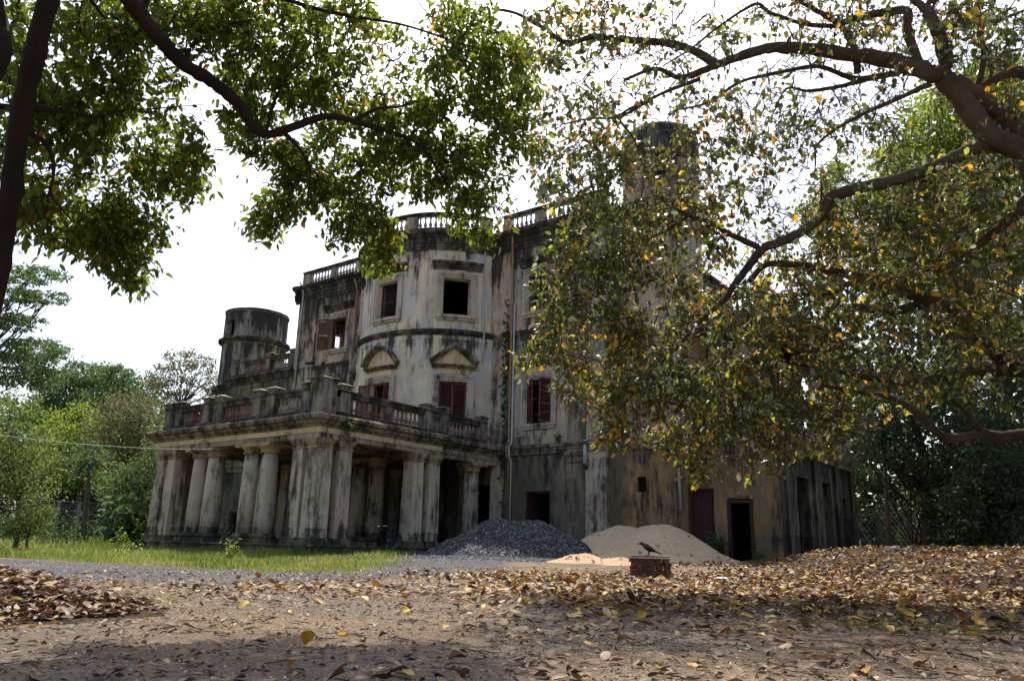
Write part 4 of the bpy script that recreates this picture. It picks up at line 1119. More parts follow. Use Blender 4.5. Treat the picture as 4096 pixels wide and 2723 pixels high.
q = MB(); pts = [lg0 + (lg1 - lg0) * t + np.array([0, .12 * math.sin(5 * t), .10 + .06 * t]) for t in np.linspace(0, 1, 9)]
q.tube(pts, [.05, .10, .13, .12, .15, .14, .16, .17, .17], 9)
tag(obj('fallen_log', q, M['bark']), 'dark fallen log half buried in leaves at the right edge', 'log')
def scrap(label, px, py, s, mat='plastic', dz=0):
    h = hit(px, py); x, y = h[0], h[1]; z = float(surf(np.array(x), np.array(y))); q = MB(); n = 7; vs = []; fs = []
    for i in range(n):
        for j_ in range(4): vs.append((x + s * (i / n - .5 + rnd.uniform(-.05, .05)), y + s * .5 * (j_ / 3 - .5), z + .03 + rnd.uniform(0, .09) * s * 3))
    for i in range(n - 1):
        for j_ in range(3): fs.append((i * 4 + j_, i * 4 + 4 + j_, i * 4 + 5 + j_, i * 4 + 1 + j_))
    q.add(vs, fs); return tag(obj('plastic_scrap', q, M[mat]), label, 'litter')
scrap('crumpled white plastic scrap lying on leaves right of the bricks', 2892, 2328, .26)
hq = at_d(3580, 2214, 21.5)
q = MB(); z = float(surf(np.array(hq[0]), np.array(hq[1]))); vs = [(hq[0] + rnd.uniform(-.2, .2), hq[1] + rnd.uniform(-.1, .1), z + .03 + rnd.uniform(0, .12)) for _ in range(12)]
q.add(vs, [(i, i + 1, i + 2) for i in range(10)]); tag(obj('plastic_bag', q, M['plastic']), 'torn white plastic bag on top of the leaf mound', 'bag')
# ------------------------------------------------------------------ leaves
LEAF_T = np.array([(0, 1, 3), (1, 4, 3), (1, 2, 4), (0, 5, 1), (1, 5, 6), (1, 6, 2)])
LA = np.array([0, .5, 1.0, .26, .68, .26, .68]); LB = np.array([0, 0, 0, .5, .40, -.5, -.40])
def norm(v): return v / np.maximum(np.linalg.norm(v, axis=-1, keepdims=True), 1e-9)
def leaf_verts(P, X, N, L, Wd, curl, bend):
    """P,X,N: (n,3). returns (n,7,3)"""
    X = norm(X); Y = norm(np.cross(N, X)); Z = np.cross(X, Y)
    a = LA[None] * L[:, None]; b_ = LB[None] * Wd[:, None]
    c_ = curl[:, None] * (LB[None] ** 2) * 4 * Wd[:, None] - bend[:, None] * (LA[None] ** 2) * L[:, None]
    return P[:, None] + X[:, None] * a[..., None] + Y[:, None] * b_[..., None] + Z[:, None] * c_[..., None]
def leaf_mesh(name, V, mat, tint):
    n = len(V); T = (LEAF_T[None] + (np.arange(n) * 7)[:, None, None]).reshape(-1, 3)
    return arr_mesh(name, V.reshape(-1, 3), T, M[mat], np.repeat(tint, 7), smooth=True)
def dist_px(P):
    q = P - CAM; z = q @ fw; x = W0 / 2 + (q @ rt) / z * F; y = H0 / 2 - (q @ up) / z * F
    return z, x, y
def split_big(V, L, tint, k=300):
    """indices of the k leaves that show largest in the photograph"""
    z, x, y = dist_px(V[:, 1]); n = np.cross(V[:, 2] - V[:, 0], V[:, 3] - V[:, 5])
    vw = norm(V[:, 1] - CAM); area = np.abs((n * vw).sum(1)) / np.maximum(z, .2) ** 2
    area[(z < .3) | (x < -10) | (x > W0 + 10) | (y < -10) | (y > H0 + 10)] = 0
    idx = np.argsort(-area)[:k]; m_ = np.zeros(len(V), bool); m_[idx] = True
    return m_
NA, NW = 7, 5
HA = np.repeat(np.array([0, .12, .3, .5, .7, .87, 1.0]), NW); HB = np.tile(np.linspace(-1, 1, NW), NA)
HB = HB * np.repeat(np.array([.02, .30, .47, .50, .40, .20, .0]), NW)
HT = np.array([q_ for i in range(NA - 1) for j in range(NW - 1) for q_ in ((i * NW + j, i * NW + j + 1, i * NW + NW + j + 1), (i * NW + j, i * NW + NW + j + 1, i * NW + NW + j))])
def fine_leaf(x, nrm, L, Wd, curl, bend, r_):
    x = x / np.linalg.norm(x); y = np.cross(nrm, x); y /= np.linalg.norm(y); z = np.cross(x, y)
    tw_ = r_.uniform(-.5, .5); wav = r_.uniform(.01, .05)
    c_ = curl * (np.abs(HB) ** 1.6) * 2.4 * Wd - bend * HA ** 2 * L + tw_ * HB * HA * Wd + wav * L * np.sin(HA * 9 + r_.uniform(0, 6)) * np.abs(HB) * 2
    return x[None] * (HA * L)[:, None] + y[None] * (HB * Wd)[:, None] + z[None] * c_[:, None]
def single_leaves(P, X, N, L, Wd, curl, bend, mat, tint, name, parent=None, hook=None, ground=None):
    r_ = np.random.default_rng(len(P))
    for i in range(len(P)):
        v = fine_leaf(X[i], N[i], L[i], Wd[i], curl[i], bend[i], r_); at = P[i].copy()
        if ground is not None:
            w = v + at; at[2] += max(0, .004 - (w[:, 2] - ground(w[:, 0], w[:, 1])).min())
        me = arr_mesh(name, v, HT, M[mat], np.full(len(v), tint[i]), smooth=True)
        o_ = bpy.data.objects.new(name, me); COL.objects.link(o_)
        if parent is not None: o_.parent = parent; o_.location = Vector(at) - WL[parent]
        else: o_.location = at
        if hook: hook(o_, tint[i])
def catmull(P, k=6):
    P = [np.array(p_, float) for p_ in P]; Q = [2 * P[0] - P[1]] + P + [2 * P[-1] - P[-2]]; out = []
    for i in range(1, len(Q) - 2):
        for j_ in range(k):
            t = j_ / k; a, b_, c_, d_ = Q[i - 1], Q[i], Q[i + 1], Q[i + 2]
            out.append(.5 * (2 * b_ + (c_ - a) * t + (2 * a - 5 * b_ + 4 * c_ - d_) * t * t + (3 * b_ - a - 3 * c_ + d_) * t ** 3))
    out.append(Q[-2]); return out
def rough_limb(mb, pts, r0, r1, n=9, k=6, seed=0, power=1.0):
    P = catmull(pts, k); m_ = len(P); r_ = np.random.default_rng(seed)
    rad = [r0 + (r1 - r0) * (i / (m_ - 1)) ** power for i in range(m_)]
    rad = [a * (1 + .05 * math.sin(i * .9 + seed) + .03 * r_.normal()) for i, a in enumerate(rad)]
    P = [p_ + r_.normal(0, .07, 3) * a for p_, a in zip(P, rad)]
    mb.tube(P, rad, n)
    return np.array(P), np.array(rad)
def grow(limb_nodes, targets, r_, droop=.12, thick=.010):
    """twigs from the nearest wood to every target; later twigs may start on earlier ones"""
    nodes = np.array(limb_nodes, float); tw = []
    d0 = np.min(np.linalg.norm(targets[:, None, :2] * 1 - nodes[None, ::4, :2], axis=2) + np.abs(targets[:, None, 2] - nodes[None, ::4, 2]) * .5, axis=1)
    buf = np.zeros((len(nodes) + len(targets) * 4, 3)); buf[:len(nodes)] = nodes; cnt = len(nodes)
    for i in np.argsort(d0):
        t = targets[i]; q = buf[:cnt]; dd = ((q - t) ** 2).sum(1)
        k = int(np.argmin(dd)); a = q[k].copy(); L = math.sqrt(dd[k])
        if L < .05: continue
        mid = a + (t - a) * .5 + r_.normal(0, .13, 3) * L; mid[2] += droop * L
        P = [(1 - s) ** 2 * a + 2 * s * (1 - s) * mid + s * s * t for s in (0, .25, .5, .75, 1)]
        for p_ in P[1:]:
            buf[cnt] = p_; cnt += 1
        tw.append((np.array(P), L))
    return tw
def twig_leaves(tw, r_, per, L0, down=.5, tmin=.3, spread=.05, gap=.40, fr=1.6):
    Ps, Xs, Ls = [], [], []
    for (P, L), k in zip(tw, per):
        if k <= 0: continue
        t = r_.uniform(tmin, 1.03, k) ** .8 * 4; i = np.clip(t.astype(int), 0, 3); f_ = (t - i)[:, None]
        p_ = P[i] * (1 - f_) + P[i + 1] * f_ + r_.normal(0, spread, (k, 3))
        x = norm(P[i + 1] - P[i]) * .5 + r_.normal(0, .55, (k, 3)); x[:, 2] -= down
        Ps.append(p_); Xs.append(x); Ls.append(L0 * r_.uniform(.55, 1.25, k))
    P = np.concatenate(Ps); X = np.concatenate(Xs); L = np.concatenate(Ls)
    g = fbm(P[:, 0] * fr + P[:, 2] * fr * .6, P[:, 1] * fr - P[:, 2] * fr * .9, 77)      # foliage gathers in sprays with gaps between
    k = r_.uniform(0, 1, len(P)) < np.clip((g - gap + .10) / .14, .06, 1); P, X, L = P[k], X[k], L[k]; n = len(P)
    N = r_.normal(0, .6, (n, 3)); N[:, 2] += .7
    return P, X, N, L
def blobs_pts(blobs, r_):
    out, lf = [], []
    for (px, py, rx, ry, d, dd, n, k) in blobs:
        a = r_.uniform(0, 2 * PI, n); q = np.sqrt(r_.uniform(0, 1, n))
        for x, y, z in zip(px + rx * q * np.cos(a), py + ry * q * np.sin(a), d + r_.uniform(-dd, dd, n)):
            out.append(at_d(x, y, z))
        lf += [k] * n
    return np.array(out), lf

# ------------------------------------------------------------------ leaning tree at the left
r1 = np.random.default_rng(5)
DS = .68
c4 = lambda x, y, d: at_d(x / 1.1233, y / 1.1233, d * DS)
tb = hit(-330, 2500); tb = np.array([tb[0], tb[1], float(G(tb[0], tb[1])) - .1])
TL = thing('leaning_tree', 'dark leaning tree whose glossy green boughs hang in from the upper left', 'tree', tuple(tb))
nodes = []
def limb(tree, name, pts, r0, r1_, seed, mat='barkdark', n=9, k=6, power=1.0, keep=True):
    mb = MB()
    if tree is TL: r0, r1_ = r0 * DS * .75, r1_ * DS * .75
    elif name == 'limb': r0, r1_ = r0 * .86, r1_ * .86
    P, R_ = rough_limb(mb, pts, r0, r1_, n, k, seed, power); pobj(name, mb, mat, tree)
    if keep: nodes.extend(list(P))
    return P
T0 = limb(TL, 'trunk', [tb, c4(-170, 1900, 8.9), c4(-15, 1250, 8.8), c4(40, 900, 8.7), c4(92, 550, 8.7), c4(152, 250, 8.7), c4(215, 0, 8.7), c4(290, -300, 8.8), c4(400, -620, 9.0)], .135, .11, 1, k=7)
limb(TL, 'limb', [c4(290, -300, 8.8), c4(420, -230, 8.9), c4(500, -120, 9.0), c4(575, -10, 9.1), c4(650, 85, 9.1), c4(750, 210, 9.2), c4(830, 290, 9.3), c4(920, 345, 9.3), c4(1010, 410, 9.4), c4(1090, 490, 9.5), c4(1130, 560, 9.5), c4(1195, 607, 9.6)], .125, .075, 2)
limb(TL, 'limb', [c4(1195, 607, 9.6), c4(1300, 578, 9.6), c4(1420, 532, 9.7), c4(1510, 526, 9.8), c4(1610, 552, 9.8), c4(1750, 592, 9.9), c4(1880, 645, 10), c4(1955, 745, 10.1), c4(2010, 830, 10.2)], .07, .016, 3)
limb(TL, 'limb', [c4(1590, 545, 9.8), c4(1645, 512, 9.8), c4(1700, 486, 9.8), c4(1790, 480, 9.9), c4(1870, 455, 10)], .04, .012, 4, n=6)
limb(TL, 'limb', [c4(1270, 590, 9.6), c4(1335, 655, 9.6), c4(1385, 735, 9.7), c4(1395, 800, 9.7), c4(1380, 880, 9.7)], .035, .01, 5, n=6)
limb(TL, 'limb', [c4(-160, 380, 8.9), c4(-30, 468, 8.9), c4(150, 490, 8.9), c4(300, 500, 9.0), c4(430, 525, 9.1), c4(520, 502, 9.1), c4(700, 488, 9.2), c4(920, 470, 9.3)], .045, .004, 6, n=6)
limb(TL, 'limb', [c4(120, 590, 8.7), c4(195, 635, 8.8), c4(238, 715, 8.9), c4(238, 800, 8.9), c4(232, 880, 8.9), c4(330, 1000, 9.0)], .035, .012, 7, n=6)
limb(TL, 'limb', [c4(-320, 620, 8.2), c4(-90, 420, 8.3), c4(5, 250, 8.3), c4(0, 120, 8.4), c4(-60, -160, 8.5)], .11, .08, 8)
limb(TL, 'limb', [c4(640, 70, 9.1), c4(700, -60, 9.2), c4(900, -60, 9.5), c4(1200, -20, 9.8), c4(1500, 60, 10), c4(1800, 110, 10.2), c4(2080, 200, 10.3)], .05, .014, 9, n=6)
limb(TL, 'limb', [c4(830, 290, 9.3), c4(860, 210, 9.4), c4(960, 130, 9.6), c4(1150, 90, 9.8)], .04, .012, 10, n=6)
limb(TL, 'limb', [c4(1195, 600, 9.6), c4(1240, 440, 9.7), c4(1330, 300, 9.9), c4(1500, 200, 10)], .028, .01, 11, n=6)
limb(TL, 'limb', [c4(215, 0, 8.7), c4(330, -120, 8.9), c4(450, 60, 9.2), c4(620, 200, 9.3)], .04, .012, 12, n=6)
BL = [  # px, py, rx, ry, dist, +-dist, twigs, leaves per twig
 (150, 210, 200, 210, 8.8, .9, 60, 17), (330, 330, 260, 190, 9, .9, 95, 18), (230, 560, 250, 200, 9, .9, 95, 18), (560, 560, 240, 130, 9.1, .8, 75, 18),
 (690, 690, 165, 110, 9.1, .7, 62, 18), (300, 790, 240, 140, 9, .8, 78, 18), (480, 900, 190, 90, 9, .6, 52, 18), (330, 960, 170, 60, 9, .6, 30, 17), (500, 1030, 100, 85, 9, .5, 34, 17), (530, 1120, 42, 45, 9, .3, 11, 15),
 (100, 700, 130, 250, 8.8, .7, 48, 17), (60, 860, 60, 70, 8.8, .4, 16, 15),
 (450, 90, 160, 130, 9, .8, 52, 17), (760, 90, 270, 130, 9.3, .8, 88, 18), (620, 330, 120, 110, 9.2, .6, 36, 17), (1050, 130, 280, 190, 9.6, .9, 118, 18), (1150, 340, 270, 150, 9.6, .9, 100, 18),
 (1400, 110, 180, 150, 9.8, .8, 62, 18), (1440, 330, 190, 150, 9.8, .8, 78, 18), (1650, 330, 210, 180, 10, .9, 92, 18), (1880, 180, 220, 200, 10.2, 1, 110, 18), (2020, 330, 140, 200, 10.3, .8, 68, 18),
 (1500, 520, 260, 110, 9.8, .8, 78, 18), (1850, 520, 240, 150, 10, .8, 92, 18), (960, 480, 90, 100, 9.4, .5, 24, 17), (1010, 600, 70, 70, 9.4, .4, 20, 17),
 (1130, 640, 130, 70, 9.6, .5, 36, 17), (1200, 760, 150, 85, 9.6, .6, 48, 18), (1100, 840, 90, 60, 9.6, .5, 24, 17), (1050, 905, 60, 40, 9.6, .3, 14, 16), (1420, 740, 190, 120, 9.8, .7, 66, 18),
 (1680, 650, 200, 100, 9.9, .7, 58, 18), (1900, 670, 160, 110, 10, .7, 50, 18), (1440, 890, 110, 65, 9.8, .5, 34, 17), (1370, 945, 60, 30, 9.8, .3, 10, 15), (1520, 960, 80, 75, 9.8, .4, 28, 17), (1510, 1050, 55, 40, 9.8, .3, 12, 16),
 (1900, 850, 140, 90, 10, .5, 38, 17), (1960, 950, 75, 60, 10, .4, 20, 16), (1700, 770, 50, 35, 9.9, .3, 6, 13), (2120, 480, 70, 160, 10.3, .5, 24, 14),
 (900, -140, 500, 130, 9.5, 1.2, 26, 16), (300, -140, 400, 150, 9, 1.2, 22, 16), (1700, -120, 450, 130, 10, 1.2, 22, 16)]
BL = [(a, b_, c_, d_, (e + .75) * DS, f_ * DS * .8, int(g * 1.12), h) for (a, b_, c_, d_, e, f_, g, h) in BL]
tg, per = blobs_pts(BL, r1)
order_tw = grow(nodes, tg, r1, .08)
mb = MB()
for P, L in order_tw: mb.tube(P, [.006 + .007 * L, .005 + .005 * L, .005 + .002 * L, .004, .0025], 4, cap=False)
o_ = pobj('twigs', mb, 'barkdark', TL); o_['kind'] = 'stuff'
P, X, N, L = twig_leaves(order_tw, r1, [19] * len(order_tw), .070, .5, .12, .052, .355, 2.6)
tint = np.clip(r1.beta(2.2, 2.4, len(P)) * .95, 0, .94); tint[r1.uniform(0, 1, len(P)) < .012] = .98
Wd, cu, be = L * r1.uniform(.38, .52, len(P)), r1.uniform(.05, .35, len(P)), r1.uniform(.0, .3, len(P))
V = leaf_verts(P, X, N, L, Wd, cu, be)
big = split_big(V, L, tint)
single_leaves(P[big], X[big], N[big], L[big], Wd[big], cu[big], be[big], 'leafL', tint[big], 'leaf', TL)
o_ = link('foliage', leaf_mesh('foliage', V[~big], 'leafL', tint[~big]), TL, (0, 0, 0)); o_['kind'] = 'stuff'
q = MB(); nn = at_d(1850, 800, 9.9)
for k in range(5): q.lathe((nn[0] + rnd.uniform(-.03, .03), nn[1], nn[2] + rnd.uniform(-.04, .04)), [(.01, -.1), (.06, -.06), (.07, .0), (.05, .07), (.01, .1)], 7, rot=k)
M['nest'] = plain('dead_leaf_nest', (.12, .055, .03), .9, .1, .5, 25)
tag(obj('leaf_nest', q, M['nest']), 'small reddish brown nest of dead leaves hanging in the glossy boughs', 'nest')

# ------------------------------------------------------------------ wide tree at the right
r2 = np.random.default_rng(9)
nodes = []
c5 = lambda x, y, d: at_d(2000 + x / 1.1255, y / 1.1255, d)
c6 = lambda x, y, d: at_d(2400 + x / 1.2064, 1000 + y / 1.2064, d)
DR = 12.0
base = at_d(5050, 2300, 12.0); base = np.array([base[0], base[1], float(G(base[0], base[1])) - .1])
TRR = thing('spreading_tree', 'wide spreading tree with bare arching limbs and yellowing leaves at the right', 'tree', tuple(base))
def s0(x, y, d=DR): return at_d(x, y, d)
limb(TRR, 'trunk', [base, s0(5040, 2000), s0(5000, 1650), s0(4960, 1300), s0(4900, 900), s0(4880, 500), s0(4950, 0)], .50, .26, 20, 'bark', 12)
limb(TRR, 'limb', [s0(4980, 1400), s0(4700, 1050), s0(4380, 790), c5(2440, 800, 12), c5(2359, 690, 12), c5(2210, 610, 12), c5(2090, 460, 12), c5(2000, 350, 12)], .19, .145, 21, 'bark', 11)
limb(TRR, 'limb', [s0(4930, 1100, 12.3), s0(4500, 800, 12.3), c5(2420, 720, 12.3), c5(2340, 610, 12.2), c5(2260, 520, 12.2), c5(2140, 420, 12.1), c5(1990, 345, 12)], .15, .11, 22, 'bark', 10)
limb(TRR, 'limb', [c5(2000, 350, 12), c5(1860, 300, 12.1), c5(1700, 262, 12.1), c5(1500, 236, 12.1), c5(1320, 216, 12), c5(1190, 222, 11.9), c5(1050, 265, 11.8), c5(930, 310, 11.7), c5(810, 350, 11.6), c5(700, 310, 11.5), c5(560, 360, 11.4)], .14, .022, 23, 'bark', 9)
limb(TRR, 'limb', [c5(970, 285, 11.8), c5(880, 232, 11.8), c5(760, 196, 11.7), c5(570, 180, 11.6), c5(430, 166, 11.5), c5(300, 192, 11.4), c5(200, 130, 11.4), c5(70, 60, 11.4), c5(-40, 40, 11.4)], .075, .018, 24, 'bark', 7)
limb(TRR, 'limb', [c5(1985, 340, 12), c5(2005, 270, 12), c5(1985, 190, 12.1), c5(1955, 110, 12.1), c5(1930, 50, 12.2), c5(1965, -40, 12.2), c5(2000, -160, 12.3)], .11, .07, 25, 'bark', 9)
limb(TRR, 'limb', [c5(1935, 60, 12.2), c5(1880, 15, 12.2), c5(1800, -60, 12.3)], .07, .04, 26, 'bark', 7)
limb(TRR, 'limb', [c5(1890, 300, 12.1), c5(1850, 190, 12.1), c5(1835, 110, 12.1), c5(1830, 50, 12.2), c5(1700, 60, 12.2), c5(1580, 90, 12.2), c5(1525, 110, 12.2)], .075, .05, 27, 'bark', 8)
limb(TRR, 'limb', [c5(1610, 330, 12.2), c5(1600, 240, 12.2), c5(1570, 170, 12.2), c5(1525, 110, 12.2), c5(1430, 50, 12.2), c5(1330, -10, 12.3), c5(1250, -90, 12.3)], .06, .03, 28, 'bark', 7)
limb(TRR, 'limb', [c5(1520, 118, 12.2), c5(1380, 110, 12.2), c5(1220, 60, 12.1), c5(1150, 20, 12), c5(1000, 110, 11.9), c5(860, 220, 11.8), c5(730, 300, 11.7)], .04, .012, 29, 'bark', 6)
limb(TRR, 'limb', [c5(1880, 320, 12.1), c5(1780, 330, 12.3), c5(1650, 355, 12.4), c5(1560, 345, 12.4), c5(1430, 300, 12.3), c5(1240, 330, 12.2), c5(1080, 370, 12), c5(940, 460, 11.8), c5(780, 500, 11.6)], .06, .014, 30, 'bark', 7)
limb(TRR, 'limb', [c5(1650, 360, 12.4), c5(1500, 395, 12.3), c5(1380, 410, 12.2), c5(1290, 400, 12.1), c5(1230, 510, 12)], .04, .012, 31, 'bark', 6)
limb(TRR, 'limb', [c5(1940, 375, 12), c5(1800, 440, 12), c5(1640, 510, 11.9), c5(1500, 590, 11.8), c5(1425, 660, 11.8), c5(1420, 740, 11.8)], .045, .012, 32, 'bark', 6)
limb(TRR, 'limb', [c5(660, 460, 11.5), c5(540, 525, 11.4), c5(400, 535, 11.3), c5(280, 560, 11.3)], .03, .01, 33, 'bark', 6)
limb(TRR, 'limb', [c5(900, 355, 11.6), c5(780, 400, 11.5), c5(660, 455, 11.5), c5(540, 525, 11.4), c5(600, 620, 11.4), c5(640, 740, 11.3)], .035, .010, 34, 'bark', 6)
limb(TRR, 'limb', [c5(2250, 640, 12), c5(2170, 655, 12), c5(2050, 712, 12), c5(1900, 772, 11.9), c5(1750, 820, 11.8), c5(1600, 850, 11.7), c5(1490, 890, 11.6), c5(1450, 965, 11.6), c5(1375, 1030, 11.5), c5(1280, 1082, 11.4), c5(1180, 1115, 11.4)], .11, .075, 35, 'bark', 9)
limb(TRR, 'limb', [c5(1180, 1115, 11.4), c5(1120, 1195, 11.3), c5(1050, 1290, 11.2), c6(600, 240, 11.2), c6(490, 335, 11.1), c6(400, 440, 11.1), c6(300, 540, 11)], .075, .02, 36, 'bark', 8)
limb(TRR, 'limb', [c5(1160, 1110, 11.4), c5(1050, 1062, 11.3), c5(950, 1002, 11.2), c5(850, 970, 11.2), c5(770, 930, 11.1), c5(640, 900, 11.0)], .055, .014, 37, 'bark', 7)
limb(TRR, 'limb', [c5(850, 970, 11.2), c5(760, 1030, 11.1), c5(670, 1080, 11.0), c5(560, 1170, 10.9)], .03, .01, 38, 'bark', 6)
limb(TRR, 'limb', [s0(4990, 1650, 12.2), s0(4500, 1650, 12.2), c6(2160, 620, 12.2), c6(2046, 560, 12.2), c6(1910, 505, 12.1), c6(1810, 400, 12.1), c6(1730, 312, 12), c6(1620, 252, 12), c6(1500, 275, 11.9), c6(1380, 300, 11.9), c6(1250, 270, 11.8)], .15, .055, 39, 'bark', 10)
limb(TRR, 'limb', [c6(1620, 255, 12), c6(1450, 200, 12), c6(1280, 140, 11.9), c6(1100, 98, 11.8), c6(940, 70, 11.7), c6(800, 72, 11.6), c6(720, 150, 11.4)], .09, .045, 40, 'bark', 8)
limb(TRR, 'limb', [c6(2080, 590, 12.2), c6(1870, 575, 12.1), c6(1700, 600, 12), c6(1520, 640, 11.9), c6(1340, 622, 11.8), c6(1180, 590, 11.6), c6(1000, 560, 11.4), c6(860, 530, 11.2)], .11, .02, 41, 'bark', 8)
limb(TRR, 'limb', [s0(5020, 1850, 12.6), s0(4600, 1790, 12.6), c6(2160, 900, 12.6), c6(2040, 893, 12.6), c6(1920, 900, 12.5), c6(1840, 885, 12.4), c6(1750, 905, 12.3), c6(1650, 895, 12.2), c6(1570, 825, 12.1), c6(1460, 735, 12), c6(1350, 700, 11.9), c6(1220, 680, 11.8), c6(1060, 650, 11.6)], .12, .03, 42, 'bark', 9)
limb(TRR, 'limb', [c6(1845, 885, 12.4), c6(1790, 805, 12.3), c6(1715, 735, 12.2), c6(1640, 680, 12.1)], .06, .02, 43, 'bark', 7)
limb(TRR, 'limb', [s0(4900, 950, 12.8), s0(4500, 560, 12.8), c5(2420, 360, 12.8), c5(2300, 328, 12.8), c5(2200, 372, 12.7), c5(2150, 400, 12.6), c5(2060, 440, 12.5)], .12, .04, 44, 'bark', 8)
limb(TRR, 'limb', [c5(2150, 400, 12.6), c5(2180, 260, 12.6), c5(2170, 140, 12.6), c5(2220, 20, 12.7), c5(2260, -100, 12.8)], .05, .02, 45, 'bark', 6)
limb(TRR, 'limb', [s0(4940, 1350, 11.4), s0(4500, 1050, 11.4), c5(2430, 905, 11.5), c5(2340, 950, 11.5), c5(2250, 1020, 11.6), c5(2150, 1105, 11.7), c5(2060, 1180, 11.7), c5(1960, 1210, 11.7)], .12, .04, 46, 'bark', 9)
limb(TRR, 'limb', [c5(2000, 120, 12.1), c5(2100, 110, 12.2), c5(2250, 90, 12.4), c5(2400, 30, 12.5)], .04, .015, 47, 'bark', 6)
limb(TRR, 'limb', [s0(4940, 1200, 12.6), s0(4400, 1080, 15), s0(3900, 1060, 17), s0(3550, 1100, 17.5), s0(3200, 1180, 17.4), s0(2950, 1150, 17)], .14, .03, 48, 'bark', 8)
limb(TRR, 'limb', [s0(3900, 1060, 17), s0(3700, 900, 17.6), s0(3500, 850, 17.8), s0(3250, 950, 17.6)], .07, .02, 49, 'bark', 7)
BR = [
 (2120, 1430, 60, 60, 11, .4, 14, 9), (2190, 1200, 70, 90, 11, .4, 20, 9), (2260, 1330, 120, 150, 11, .6, 70, 11), (2230, 1040, 80, 90, 11, .5, 22, 9), (2350, 1180, 160, 150, 11.1, .8, 95, 11), (2420, 960, 160, 150, 11.2, .8, 75, 11),
 (2450, 1420, 190, 150, 11.1, .8, 100, 11), (2330, 1530, 110, 90, 11, .5, 36, 10), (2500, 1620, 150, 110, 11.1, .6, 60, 11), (2480, 1740, 90, 50, 11, .4, 20, 9), (2700, 1600, 180, 150, 11.3, .8, 95, 11), (2740, 1770, 110, 80, 11.3, .5, 36, 10), (2790, 1880, 50, 60, 11.3, .3, 12, 9),
 (2600, 1250, 200, 170, 11.3, .9, 95, 11), (2650, 980, 200, 180, 11.4, .9, 80, 11), (2560, 740, 190, 170, 11.4, .9, 70, 10), (2700, 640, 150, 120, 11.5, .8, 34, 8),
 (2900, 1350, 220, 200, 11.5, 1, 115, 11), (2950, 1600, 220, 160, 11.5, .9, 105, 11), (2990, 1760, 180, 90, 11.5, .7, 50, 10), (3040, 1850, 130, 50, 11.5, .4, 14, 7), (3200, 1450, 230, 200, 11.7, 1, 115, 11), (3220, 1700, 190, 120, 11.7, .7, 62, 10),
 (3150, 1220, 200, 140, 11.7, 1, 85, 11), (3450, 1300, 240, 220, 11.8, 1, 115, 11), (3480, 1550, 240, 150, 11.9, .9, 75, 9), (3750, 1250, 260, 240, 12, 1, 110, 11), (4000, 1250, 220, 250, 12, 1, 85, 11), (3800, 1480, 250, 120, 12, .8, 40, 9), (4000, 1550, 160, 80, 12, .6, 14, 8),
 (3300, 1000, 200, 140, 11.9, 1, 50, 9), (3550, 1000, 220, 170, 12, 1, 75, 10), (3850, 980, 250, 180, 12, 1, 70, 10), (3400, 850, 180, 120, 12, 1, 30, 7), (3700, 780, 260, 150, 12.2, 1, 50, 7), (4000, 700, 200, 180, 12.4, 1, 30, 7),
 (2950, 900, 180, 160, 11.7, .9, 40, 6), (2900, 700, 200, 130, 11.7, .9, 30, 5), (3150, 700, 200, 150, 11.9, .9, 30, 4),
 (2300, 560, 200, 180, 11.3, .7, 50, 5), (2180, 330, 160, 160, 11.3, .6, 34, 5), (2250, 700, 120, 130, 11.2, .6, 28, 6), (2350, 130, 250, 130, 11.5, .8, 60, 6), (2560, 330, 220, 160, 11.5, .8, 50, 4), (2650, 120, 250, 130, 11.8, .8, 50, 4), (2850, 480, 220, 130, 11.7, .8, 40, 3),
 (3000, 250, 300, 220, 12, .9, 70, 2), (3350, 300, 250, 220, 12.2, .9, 60, 2), (3350, 550, 220, 140, 12.2, .9, 40, 3), (3100, 480, 200, 120, 12, .9, 34, 2), (3650, 120, 250, 120, 12.2, .9, 40, 3), (3920, 150, 180, 150, 12.5, .9, 55, 7), (3950, 380, 180, 150, 12.6, .9, 36, 5), (3600, 420, 160, 200, 12.3, .9, 30, 4), (3300, 60, 300, 90, 12.2, .9, 40, 3),
 (2620, 850, 220, 200, 11.4, .9, 60, 9), (3100, 1100, 350, 200, 17, 1.5, 70, 10), (3600, 1000, 350, 220, 17.5, 1.5, 80, 10), (3950, 1100, 300, 250, 18, 1.5, 70, 10), (3400, 1350, 350, 200, 17.5, 1.5, 70, 10), (2950, 1600, 190, 130, 11.6, .8, 60, 11), (3080, 1660, 160, 110, 11.6, .8, 70, 11), (3260, 1720, 150, 90, 11.8, .7, 45, 11), (3100, 1400, 220, 150, 11.9, .9, 60, 11), (2420, 620, 130, 110, 11.4, .7, 30, 8), (3450, 1150, 300, 200, 12, 1, 60, 10), (3900, 850, 250, 200, 12.2, 1, 60, 10), (3600, 900, 250, 160, 12, 1, 50, 10), (3150, 950, 220, 120, 11.8, .9, 40, 9), (4500, 900, 350, 700, 12, 1.2, 70, 12), (3400, -160, 900, 120, 12.2, 1, 60, 5)]
BR = [(a, b_, c_ * 1.12, d_ * 1.1, e, f_ * 1.3, int(g * (1.15 if h >= 8 else 2.6)), max(1, int(round(h * .85)))) for (a, b_, c_, d_, e, f_, g, h) in BR]
tg, per = blobs_pts(BR, r2)
tw = grow(nodes, tg, r2, .06)
# leaves per twig follow the cluster that the twig tip lies in
tips = np.array([P[-1] for P, L in tw]); per = np.array(per)
kk = [int(per[np.argmin(((tg - t) ** 2).sum(1))]) for t in tips]
mb = MB()
for P, L in tw: mb.tube(P, [.007 + .010 * L, .006 + .007 * L, .005 + .004 * L, .005, .003], 4, cap=False)
